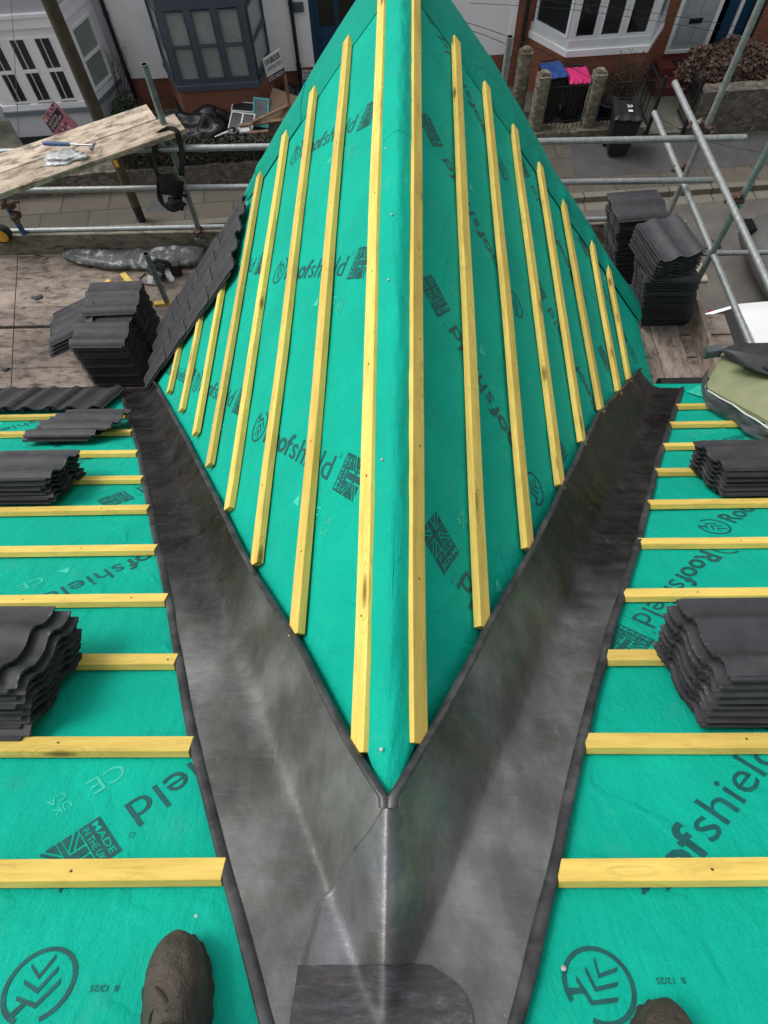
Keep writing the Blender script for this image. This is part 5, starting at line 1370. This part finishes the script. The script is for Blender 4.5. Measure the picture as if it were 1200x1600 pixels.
for u0, u1 in ((4.17, 4.98), (5.26, 6.27)):
    n = int((u1-u0)/.085)
    for k in range(n+1):
        u = u0+(u1-u0)*k/n; b = MB(); b.tube([st(u, 13.14, .17), st(u, 13.14, 1.05), st(u, 13.14, 1.12)], [.007, .007, .002], 6); b.build('bar', M_BLACKM, b_)
def gate(u, v0, v1, label):
    t_ = thing('iron_gate', label, 'gate', stfr(u, v0), 'black iron gates')
    b = MB(); b.stbox(u-.03, u+.03, v0, v0+.06, 0, 1.15); b.build('post', M_BLACKM, t_)
    b = MB(); b.stbox(u-.012, u+.012, v0+.06, v1, .15, .18); b.stbox(u-.012, u+.012, v0+.06, v1, .95, .98)
    for k in range(8): q = v0+.08+(v1-v0-.1)*k/7; b.tube([st(u, q, .15), st(u, q, 1.05)], .008, 6)
    b.build('gate_leaf', M_BLACKM, t_)
gate(6.38, 12.95, 13.75, 'black iron gate swung open beside the railings'); gate(7.14, 12.9, 13.5, 'black iron gate edge-on beside the rubble wall')
# bins
def bin_(u, v, rot, body_m, lid_m, label, sc=1., h=1.0, lidopen=False):
    fm = stfr(u, v, .022 if v > 13.1 else .005) @ Matrix.Rotation(R(rot), 4, 'Z') @ Matrix.Scale(sc, 4)
    f0 = stfr(u, v, .022 if v > 13.1 else .005) @ Matrix.Rotation(R(rot), 4, 'Z')
    t_ = thing('wheelie_bin', label, 'wheelie bin', f0, 'wheelie bins across the street')
    b = MB(); P = lambda x, y, z: fm @ V((x, y, z))
    a, c, e, g = .20, .22, .28, .33
    b.hexa([P(-a, -c, .05), P(a, -c, .05), P(a, c, .05), P(-a, c, .05), P(-e, -g, h-.12), P(e, -g, h-.12), P(e, g, h-.12), P(-e, g, h-.12)])
    b.hexa([P(-e-.015, -g-.015, h-.12), P(e+.015, -g-.015, h-.12), P(e+.015, g+.015, h-.12), P(-e-.015, g+.015, h-.12), P(-e-.015, -g-.015, h-.07), P(e+.015, -g-.015, h-.07), P(e+.015, g+.015, h-.07), P(-e-.015, g+.015, h-.07)])
    b.build('bin_body', body_m, t_, bevel=.02)
    b = MB()
    def f(i, j):
        x = (i-.5)*2*(e+.02); y = (j-.5)*2*(g+.03); edge = max(abs(i-.5), abs(j-.5))*2
        return P(x, y, h-.065+(.065*(1-edge**5))+.008*math.sin(i*16))
    b.grid(f, 20, 20, thick=fm.to_3x3() @ V((0, 0, .012))); lid = b.build('lid', lid_m, t_)
    b = MB(); b.tube([P(-.2, g+.05, h-.03), P(.2, g+.05, h-.03)], .014, 8); b.build('handle', body_m, t_)
    for s_ in (-1, 1):
        b = MB(); b._lathe(P(s_*.22, c+.04, .10), [(.0, 0), (.095, 0), (.10, .01), (.10, .045), (0, .05)], 20, 0, fm.to_3x3() @ V((s_, 0, 0)).normalized()); b.build('wheel', M_BLACKM, t_)
    return t_, fm, lid
t_, fm, lid = bin_(5.60, 12.48, -10, M_BLACKP, M_BLACKP, 'black wheelie bin with white number on its lid standing on the pavement', .92, .98)
tm, fs, w = text_mesh('29', .02)
b = MB(); b.add([fm @ V((-.05+x/w*.12, -.05+y*.13, 1.006)) for x, y in tm], fs); b.build('house_number', M_WHITE, lid, recalc=False)
b = MB(); b.add([fm @ V(q) for q in ((-.03, -.2, 1.003), (.06, -.2, 1.003), (.06, -.13, 1.004), (-.03, -.13, 1.004))], [(0, 1, 2, 3)]); b.build('sticker', M_WHITE, lid, recalc=False)
bin_(4.36, 13.72, 8, M_BLACKP, M_BINB, 'black wheelie bin with a blue lid behind the railings', .78, 1.32)
bin_(4.86, 13.62, 0, M_BLACKP, M_PINK, 'black wheelie bin with a bright pink lid behind the railings', .78, 1.22)
def crate(u, v, mat, label):
    b = MB(); fm = stfr(u, v, .02)
    b.box((-.20, -.15, 0), (.20, .15, .02), fm)
    for q in ((( -.22, -.17, 0), (.22, -.15, .34)), ((-.22, .15, 0), (.22, .17, .34)), ((-.22, -.15, 0), (-.20, .15, .34)), ((.20, -.15, 0), (.22, .15, .34))): b.box(*q, fm)
    o = b.build('recycling_box', mat, frame=fm); return tag(o, label, 'recycling box')
crate(5.22, 13.62, M_BINB, 'small blue recycling box between the pink-lidded bin and the pillar')
b = MB(); random.seed(4)
for k in range(9): c = st(5.08+random.random()*.3, 13.5+random.random()*.25, .36+random.random()*.06); b.ico(c, random.uniform(.03, .055), 1, k % 2, .4, seed=k)
tag(b.build('recycling_contents', [M_WHITE, M_YEL]), 'white and yellow cartons heaped in the blue recycling box', 'rubbish')
def pot(u, v, r, h, label):
    t_ = thing('plant_pot', label, 'plant pot', stfr(u, v, .02))
    b = MB(); b._lathe(st(u, v, .02), [(0, 0), (r*.72, 0), (r*.95, h-.05), (r*1.06, h-.045), (r*1.06, h), (r*.9, h), (r*.88, h-.06), (0, h-.06)], 28, 0, V((0, 0, 1))); b.build('tub', M_BLACKP, t_)
    b = MB(); random.seed(9)
    for k in range(14):
        a = random.random()*6.28; l_ = random.uniform(.3, .6); p0 = st(u, v, h-.05)+V((math.cos(a), math.sin(a), 0))*r*.3
        p1 = p0+V((math.cos(a)*.12, math.sin(a)*.12, l_)); b.tube([p0, p0.lerp(p1, .5)+V((.02*random.uniform(-1, 1), .02, 0)), p1], [.006, .004, .002], 5)
    b.build('twigs', M_BARK, t_)
pot(5.62, 13.52, .22, .42, 'round black tub with bare twigs behind the railings')

def leaves(b, c, rx, ry, rz, n, s, mi=0, seed=0, shell=.35):
    random.seed(seed)
    for _ in range(n):
        while True:
            q = V((random.uniform(-1, 1), random.uniform(-1, 1), random.uniform(-1, 1)))
            if shell < q.length < 1: break
        k = 1+.35*noise.noise(q*2.3+V((seed,)*3)); p = V(c)+MST.to_3x3() @ V((q.x*rx*k, q.y*ry*k, q.z*rz*k))
        a = V((random.uniform(-1, 1), random.uniform(-1, 1), random.uniform(-1, 1))).normalized(); e = a.orthogonal().normalized(); z = s*random.uniform(.6, 1.3)
        b.add([p-a*z, p+e*z*.5, p+a*z, p-e*z*.5], [(0, 1, 2, 3)], mi)
def hedge(u0, u1, v0, v1, z0, z1, n, mat, label, seed, s=.035, name='hedge'):
    b = MB(); random.seed(seed)
    def top(u): return z1+.10*noise.noise(V((u*1.7, seed, 1)))+.05*noise.noise(V((u*6, seed, 3)))
    for _ in range(n):
        u = random.uniform(u0, u1); v = random.uniform(v0, v1); zt = top(u); z = z0+(zt-z0)*random.random()**.6
        if random.random() < .5: v = v0+random.random()**2*(v1-v0)
        p = st(u, v+.04*noise.noise(V((u*5, z*5, seed))), z)
        a = V((random.uniform(-1, 1), random.uniform(-1, 1), random.uniform(-1, 1))).normalized(); e = a.orthogonal().normalized(); q = s*random.uniform(.5, 1.3)
        b.add([p-a*q, p+e*q*.5, p+a*q, p-e*q*.5], [(0, 1, 2, 3)])
    o = thing(name, label, 'hedge', stfr((u0+u1)/2, (v0+v1)/2, z0)); b.build('foliage', mat, o, recalc=False)
    b = MB()
    for k in range(int((u1-u0)*9)):
        u = random.uniform(u0, u1); v = random.uniform(v0, v1); p = st(u, v, z0-.1); b.tube([p, p+V((random.uniform(-.15, .15), random.uniform(-.1, .1), z1-z0+.05))], [.012, .004], 5)
    b.build('stems', M_BARK, o); return o
hedge(-4.35, -.85, 12.34, 12.75, .40, .74, 12000, M_HEDGE, 'dark ragged hedge in front of the rubbish heap', 3)
hedge(-9.6, -7.1, 12.9, 13.6, .10, .6, 7000, M_GRLEAF, 'green hedge at the far left below the lilac house', 8)
def shrub(c, rx, ry, rz, n, mat, label, seed, s=.04, twigs=14):
    t_ = thing('shrub', label, 'shrub', stfr(c[0], c[1], .02)); b = MB(); leaves(b, st(*c), rx, ry, rz, n, s, 0, seed, .45); b.build('foliage', mat, t_, recalc=False)
    b = MB(); random.seed(seed+1)
    for k in range(twigs):
        p0 = st(c[0]+random.uniform(-.1, .1), c[1], .02); a = random.random()*6.28
        p1 = st(c[0], c[1], c[2])+V((math.cos(a)*rx*.9, math.sin(a)*ry*.8, rz*random.uniform(.1, .95))); b.tube([p0, p0.lerp(p1, .5)+V((random.uniform(-.06, .06), 0, .05)), p1], [.014, .008, .003], 5)
    b.build('stems', M_BARK, t_)
shrub((7.85, 13.75, .75), .85, .55, .55, 9000, M_SHRUB, 'russet-leaved shrub behind the rubble wall', 5, .045)
shrub((8.95, 13.7, .75), .75, .5, .5, 6000, M_SHRUB, 'greyish-brown shrub at the right edge behind the rubble wall', 6, .045)
shrub((5.95, 13.75, .62), .42, .28, .6, 750, M_HEDGE, 'sparse twiggy bush below the white bay window', 7, .024, 60)
shrub((-4.5, 14.3, .35), .35, .35, .35, 1800, M_GRLEAF, 'small green bush at the foot of the black drainpipe', 9, .03)
def bare(u, v, h, label, seed, n=26, sp=.55):
    t_ = thing('bare_climber', label, 'climbing plant', stfr(u, v, .02)); random.seed(seed); b = MB()
    for k in range(n):
        a = random.uniform(-1, 1); p0 = st(u+random.uniform(-.08, .08), v, .02); p1 = st(u+a*sp*.6, v+random.uniform(-.05, .1), h*random.uniform(.35, .6)); p2 = st(u+a*sp+random.uniform(-.15, .15), v+random.uniform(-.05, .15), h*random.uniform(.6, 1))
        b.tube([p0, p1, p2], [.009, .005, .002], 5)
        for q in range(4):
            t = random.random(); s_ = p1.lerp(p2, t); b.tube([s_, s_+V((random.uniform(-.2, .2), .02, random.uniform(.05, .22)))], [.003, .001], 4)
    b.build('stems', M_BARK, t_)
bare(-4.75, 14.75, 1.75, 'bare brown climbing plant against the lilac wall', 3)
# rubbish heap
def scrap(name, px, w, l, h, z, rz, rx, ry, mat, label, cat):
    p = at_z(px[0], px[1], z); fm = Matrix.Translation((p.x, p.y, z)) @ Matrix.Rotation(R(rz), 4, 'Z') @ Matrix.Rotation(R(rx), 4, 'X') @ Matrix.Rotation(R(ry), 4, 'Y')
    b = MB(); b.box((-w/2, -l/2, -h/2), (w/2, l/2, h/2), fm); return tag(b.build(name, mat, frame=fm, bevel=min(.004, h*.3)), label, cat)
scrap('cardboard_sheet', (448, 172), .85, .62, .012, .62, -28, 38, 8, M_CARDB, 'brown hardboard sheet leaning at the back of the rubbish heap', 'board')
def framed(px, z, rz, rx, w, l, fm_, pm_, label, name, fw=.035, extra=False):
    p = at_z(px[0], px[1], z); fm = Matrix.Translation((p.x, p.y, z)) @ Matrix.Rotation(R(rz), 4, 'Z') @ Matrix.Rotation(R(rx), 4, 'X')
    t_ = thing(name, label, 'panel', fm); b = MB()
    b.box((-w/2, -l/2, -.02), (w/2, -l/2+fw, .02), fm); b.box((-w/2, l/2-fw, -.02), (w/2, l/2, .02), fm); b.box((-w/2, -l/2+fw, -.02), (-w/2+fw, l/2-fw, .02), fm); b.box((w/2-fw, -l/2+fw, -.02), (w/2, l/2-fw, .02), fm)
    if extra: b.box((-.015, -l/2+fw, -.018), (.015, l/2-fw, .018), fm)
    b.build('frame', fm_, t_); b = MB(); b.box((-w/2+fw, -l/2+fw, -.008), (w/2-fw, l/2-fw, .008), fm); b.build('infill', pm_, t_)
framed((408, 176), .55, -12, 50, .34, .52, M_TEAL, M_SILV, 'teal-edged grey panel standing in the rubbish heap', 'teal_panel')
framed((378, 190), .50, -14, 25, .52, .36, M_WHITE, M_BLACKP, 'black plastic tray with white frame in the rubbish heap', 'framed_tray', .02, True)
framed((385, 168), .55, -10, 20, .62, .22, M_WHITE, M_BLACKP, 'folded black and white folding frame behind the tray', 'folded_frame', .018)
for k, (px, w, rz, z, lb) in enumerate((((425, 176), .95, 32, .66, 'broken brown timber lying uppermost across the rubbish heap'), ((420, 190), 1.25, 8, .58, 'long thin timber batten lying along the front of the rubbish heap'), ((440, 192), .6, -5, .52, 'short pale timber scrap at the right of the rubbish heap'), ((402, 206), .45, 14, .48, 'small splintered timber at the front of the rubbish heap'))):
    o = scrap('scrap_timber', px, w, .07, .025, z, rz, 6, 3*k-4, M_TIMB, lb, 'timber'); o['group'] = 'scrap timbers in the rubbish heap'
def whitebit():
    p = at_z(372, 207, .5); fm = fr(p, (1, .25, 0)); t_ = thing('plumbing_part', 'white and black plastic fitting on the front of the rubbish heap', 'plumbing part', fm)
    b = MB(); b.tube([fm @ V(q) for q in ((-.48, -.02, 0), (-.3, .0, .03), (-.1, .03, .04))], [.012, .02, .03], 10); b.box((.02, -.06, -.01), (.24, .14, .03), fm); b.build('white_shell', M_WHITE, t_)
    b = MB(); b._lathe(fm @ V((-.08, .0, .02)), [(.09, 0), (.11, .03), (.11, .07), (.085, .08), (.07, .07), (.07, 0)], 8, 0, V((0, -.3, 1)).normalized()); b.build('black_ring', M_SILV, t_)
whitebit()
for k, (px, sx, sy, lb) in enumerate((((300, 195), .75, .35, 'heap of black sheeting left of the tray'), ((345, 182), .6, .3, 'black bin bag slumped below the slate-blue bay'), ((455, 150), .28, .25, 'black bin bag beside the drainpipe'), ((470, 168), .22, .2, 'small black bag against the blue front door step'), ((330, 212), .5, .2, 'black sheeting spilling over the hedge'))):
    c = at_z(*px, .3); c.z = .02; o = lump('black_bag', c, sx, sy, .42 if k != 4 else .5, M_BLACKP, lb, 'rubbish bag', 0, .5, 11+k*3, 4, .2); o['group'] = 'black bags and sheeting in the rubbish heap'
# signs
def sign(name, quad, v, mats, label, rows, post=True):
    """quad: px of top-left, top-right, bottom-right, bottom-left on the plane v"""
    def sv(px, py):
        o, d = ray(px, py); n = V((-math.sin(TH), math.cos(TH), 0)); s_ = (v-n.dot(o))/n.dot(d); return o+d*s_
    q = [sv(*p) for p in quad]; n = (q[1]-q[0]).cross(q[3]-q[0]).normalized()
    if n.y > 0: n = -n
    e = (q[1]-q[0]); dn_ = (q[3]-q[0])
    t_ = thing(name, label, 'sign', fr(q[3], e, -dn_))
    b = MB(); b.prism([p for p in q], -n*.012); b.build('sign_board', mats[0], t_)
    k = 0
    for (txt, x0, x1, y0, y1, mi, bold) in rows:     # fractions of the board
        o = q[0]+e*x0+dn_*y1+n*(.004 if txt else .0025)
        if txt is None:
            b = MB(); b.add([q[0]+e*a+dn_*c+n*.0025 for a, c in ((x0, y0), (x1, y0), (x1, y1), (x0, y1))], [(0, 1, 2, 3)]); b.build('colour_panel', mats[mi], t_, recalc=False)
        elif txt == '*':
            b = MB(); random.seed(2)
            for i in range(34):
                cx_, cy_ = random.uniform(x0+.04, x1-.04), random.uniform(y0+.04, y1-.04); rr_ = random.uniform(.018, .04)
                c_ = q[0]+e*cx_+dn_*cy_+n*.004; eu = e.normalized(); du = dn_.normalized()
                b.add([c_+(eu*math.cos(a)+du*math.sin(a))*rr_*(1 if z % 2 else .55) for z, a in enumerate([i_*math.pi/5 for i_ in range(10)])], [tuple(range(10))], i % 2)
            b.build('flower_pattern', [mats[mi], mats[mi+1]], t_, recalc=False)
        else:
            vs, fs, w = text_mesh(txt, bold); b = MB(); hgt = (y1-y0)
            b.add([o+e*((x1-x0)*x/w)-dn_*(hgt*y/.72) for x, y in vs], fs); b.build('lettering', mats[mi], t_, recalc=False)
    if post:
        b = MB(); c_ = q[post[0]]; b.box((c_.x-.025, c_.y+.012, -.05), (c_.x+.025, c_.y+.062, c_.z+post[1])); b.build('post', M_TIMB, t_)
    return t_
M_SPINK = simple('sign_pale_pink', (.50, .20, .24), .6, var=.1); M_SDARK = simple('sign_dark', (.035, .03, .045), .6, var=.2); M_SROSE = simple('sign_rose', (.22, .03, .07), .6, var=.2); M_SCREAM = simple('sign_cream', (.85, .66, .64), .6, var=.1)
M_SWH = simple('sign_white', (.55, .56, .56), .5, var=.08); M_SRED = simple('sign_dark_red', (.07, .008, .02), .5, var=.1); M_SBLK = simple('sign_black', (.012, .012, .014), .5, var=.1); M_SBLU = simple('sign_blue', (.03, .05, .30), .5, var=.1)
sign('estate_agent_board', ((83, 158), (119, 196), (98, 217), (66, 184)), 12.72, [M_SPINK, M_SDARK, M_SCREAM, M_SROSE, M_SCREAM], 'tilted pink floral estate agent board with a dark name band', [], (2, -.05)) if False else None
sign('estate_agent_board', ((66, 185), (83, 158), (122, 195), (100, 232)), 12.72, [M_SPINK, M_SDARK, M_SCREAM, M_SROSE, M_SCREAM], 'tilted pink floral estate agent board with a dark name band behind the raised planks',
     [('*', 0, 1, .0, .18, 3, 0), (None, 0, 1, .18, .48, 1, 0), ('SCOTT &', .1, .72, .22, .31, 2, .01), ('STAPLETON', .1, .92, .35, .44, 2, .01), ('*', 0, 1, .5, 1, 3, 0)], (3, .0))
sign('builder_board', ((410, 93), (437, 76), (444, 112), (420, 131)), 13.35, [M_SWH, M_SBLK, M_SRED], 'white S.W.BROOK construction board tilted on a post beside the white pier',
     [('S.W.BROOK', .06, .94, .08, .30, 1, .02), ('CONSTRUCTION', .08, .92, .40, .54, 1, 0), (None, 0, 1, .74, 1, 2, 0), ('07752 862511', .06, .94, .79, .95, 0, .01)], (2, .0))
sign('site_notice', ((472, 110), (492, 110), (492, 137), (473, 140)), 14.86, [M_SWH, M_SBLK, M_SBLU], 'white and blue safety notice fixed by the black drainpipe',
     [('CAUTION', .1, .9, .06, .18, 1, .01), ('SITE SAFETY', .1, .9, .26, .36, 1, 0), (None, .05, .95, .46, .94, 2, 0), ('SAFETY FIRST', .12, .88, .56, .68, 0, 0)], False)
sign('door_notice', ((505, 89), (513, 88), (513, 104), (505, 106)), 15.2, [M_SILV, M_SBLK], 'small framed notice beside the blue front door', [(None, .15, .85, .15, .85, 1, 0)], False)

# telegraph pole
tp = thing('telegraph_pole', 'dark wooden telegraph pole on the far pavement at left', 'pole', Matrix.Translation((-4.83, 11.42, 0)))
pb = at_z(222, 345, 0.0); top_ = at_y(76, 0, pb.y)
b = MB(); dxp = (top_.x-pb.x)/top_.z
b.tube([(pb.x, pb.y, .0), (pb.x+dxp*.35, pb.y, .35)], [.075, .085], 16, 1); b.tube([(pb.x+dxp*.35, pb.y, .35), (pb.x+dxp*2.3, pb.y, 2.3), (pb.x+dxp*8, pb.y, 8)], [.085, .105, .10], 16, 0); b.build('shaft', [M_OLDPOLE, M_BLACKM], tp)
b = MB(); b.box((pb.x-.03, pb.y-.10, 1.18), (pb.x+.04, pb.y-.085, 1.30)); b.build('number_plate', M_YEL, tp)
tp2 = at_y(797, 57, 5.2)
pole_top = V((pb.x+dxp*7.8, pb.y, 7.8))
# service wires in the right part of the sky gap
def wire(pxs, label, y0=5.4, y1=None):
    pts = [at_y(px, py, yy) for px, py, yy in pxs]; cable(pts, .004, label)
wire(((722, 33, 9), (760, 45, 9.2), (797, 58, 9.4)), 'thin wire crossing above the white wall, upper one')
wire(((726, 45, 9), (760, 56, 9.2), (795, 71, 9.4)), 'thin wire crossing above the white wall, lower one')
wire(((735, -10, 12.5), (860, 2, 12.5), (980, 15, 12.6), (1110, 34, 12.8), (1250, 62, 13)), 'thin wire crossing the white bay and pale door, upper one')
wire(((735, 5, 12.5), (860, 12, 12.5), (980, 26, 12.6), (1110, 48, 12.8), (1250, 78, 13)), 'thin wire crossing the white bay and pale door, lower one')
wire(((800, 60, 5.3), (870, 92, 9), (1000, 168, 11.5), (1060, 200, 12), (1110, 222, 12), (1200, 240, 11.6)), 'slack black wire drooping to the pavement at right')

# ================================================================== CARS
def car(fm, bodym, label, Ln=4.1, W=1.76, H=1.46):
    t_ = thing('parked_car', label, 'car', fm)
    # side profile (x along the car, rear at x=0), widths narrow towards the roof
    low = [(0.02, .45), (0, .62), (.0, .86), (.04, .97), (.9, 1.0), (2.4, .98), (3.2, .95), (3.9, .80), (4.08, .6), (4.1, .42), (3.9, .25), (.15, .25)]
    b = MB(); ny = 9
    def ring(y, k): 
        s_ = 1-abs(y)**4*.04
        return [fm @ V((Ln/2+(x-Ln/2)*s_, y*W/2, .25+(z-.25)*(1-abs(y)**6*.03))) for x, z in k]
    R_ = [ring(-1+2*i/(ny-1), low) for i in range(ny)]; n = len(low)
    vs = [p for r_ in R_ for p in r_]
    b.add(vs, [(i*n+k, i*n+(k+1) % n, (i+1)*n+(k+1) % n, (i+1)*n+k) for i in range(ny-1) for k in range(n)], 0, True); b.add(R_[0], [tuple(range(n))]); b.add(R_[-1], [tuple(range(n))])
    bd = b.build('body', bodym, t_)
    # roof panel
    xa, xb, xc, xd = .03, .50, 2.35, 3.05
    def roofp(i, j):
        x = xb+(xc-xb)*i; y = (j-.5)*2; return fm @ V((x, y*(W/2-.20), H-.07*abs(y)**2.5-.05*abs(i-.35)**2*2))
    b = MB(); b.grid(roofp, 14, 14, thick=V((0, 0, .03)))
    # pillars
    for s_ in (-1, 1):
        for (x0, z0, x1, z1, w) in ((xa, .98, xb, H-.08, .16), (1.45, 1.0, 1.4, H-.08, .07), (xd, .98, xc, H-.08, .07)):
            b.hexa([fm @ V(q) for q in ((x0, s_*(W/2-.04), z0), (x0+w, s_*(W/2-.04), z0), (x0+w, s_*(W/2-.10), z0), (x0, s_*(W/2-.10), z0), (x1, s_*(W/2-.21), z1), (x1+w, s_*(W/2-.21), z1), (x1+w, s_*(W/2-.26), z1), (x1, s_*(W/2-.26), z1))])
    b.build('roof', bodym, t_)
    # glasshouse
    b = MB(); ws, wt = W/2-.06, W/2-.225; zt = H-.09; zb = .985
    b.hexa([fm @ V(q) for q in ((xa+.03, -ws, zb), (xd, -ws, zb), (xd, ws, zb), (xa+.03, ws, zb), (xb, -wt, zt), (xc+.02, -wt, zt), (xc+.02, wt, zt), (xb, wt, zt))])
    b.build('windows', M_CARGL, t_)
    for s_ in (-1, 1):
        b = MB(); b.hexa([fm @ V(q) for q in ((-.05, s_*.58, .72), (.22, s_*(W/2+.03), .74), (.22, s_*(W/2-.2), .74), (0.05, s_*.56, .72), (-.03, s_*.60, 1.04), (.34, s_*(W/2+.02), 1.08), (.34, s_*(W/2-.14), 1.14), (.08, s_*.58, 1.09))]); b.build('tail_light', M_REDL, t_)
        b = MB(); b.box((3.95, s_*.7-.14, .62), (4.09, s_*.7+.14, .76), fm); b.build('headlight', M_GLASS, t_)
        b = MB(); b.hexa([fm @ V(q) for q in ((2.75, s_*(W/2+.02), .98), (2.9, s_*(W/2+.02), .98), (2.9, s_*(W/2+.18), .98), (2.75, s_*(W/2+.18), .98), (2.75, s_*(W/2+.02), 1.1), (2.88, s_*(W/2+.02), 1.1), (2.88, s_*(W/2+.17), 1.1), (2.75, s_*(W/2+.17), 1.1))]); b.build('door_mirror', bodym, t_)
        for x in (.72, 3.3):
            b = MB(); b._lathe(fm @ V((x, s_*(W/2-.18), .31)), [(0, 0), (.2, 0), (.31, .02), (.315, .05), (.315, .16), (.29, .19), (.2, .185)], 26, 0, fm.to_3x3() @ V((0, s_, 0))); w = b.build('wheel', M_BLACKM, t_)
            b = MB(); b._lathe(fm @ V((x, s_*(W/2-.0), .31)), [(0, .008), (.18, .012), (.2, .0)], 20, 0, fm.to_3x3() @ V((0, s_, 0))); b.build('hub_cap', M_STEEL, w)
    b = MB(); b.box((-.012, -.26, .55), (.01, .26, .66), fm); b.build('number_plate', M_YEL, t_)
    return t_
cp = at_z(1092, 497, .9); car(stfr(0, 0) @ Matrix.Translation((MST.inverted() @ V((cp.x, cp.y, 0)))+V((-.16, -.80, -.11))), M_CARW, 'white hatchback parked on the near side at the right edge')
c2 = at_z(1166, 440, .75); car(stfr(0, 0) @ Matrix.Translation((MST.inverted() @ V((c2.x, c2.y, 0)))+V((4.65, .75, -.11))) @ Matrix.Rotation(math.pi, 4, 'Z'), M_CARD, 'grey car in the road, mostly outside the right edge')
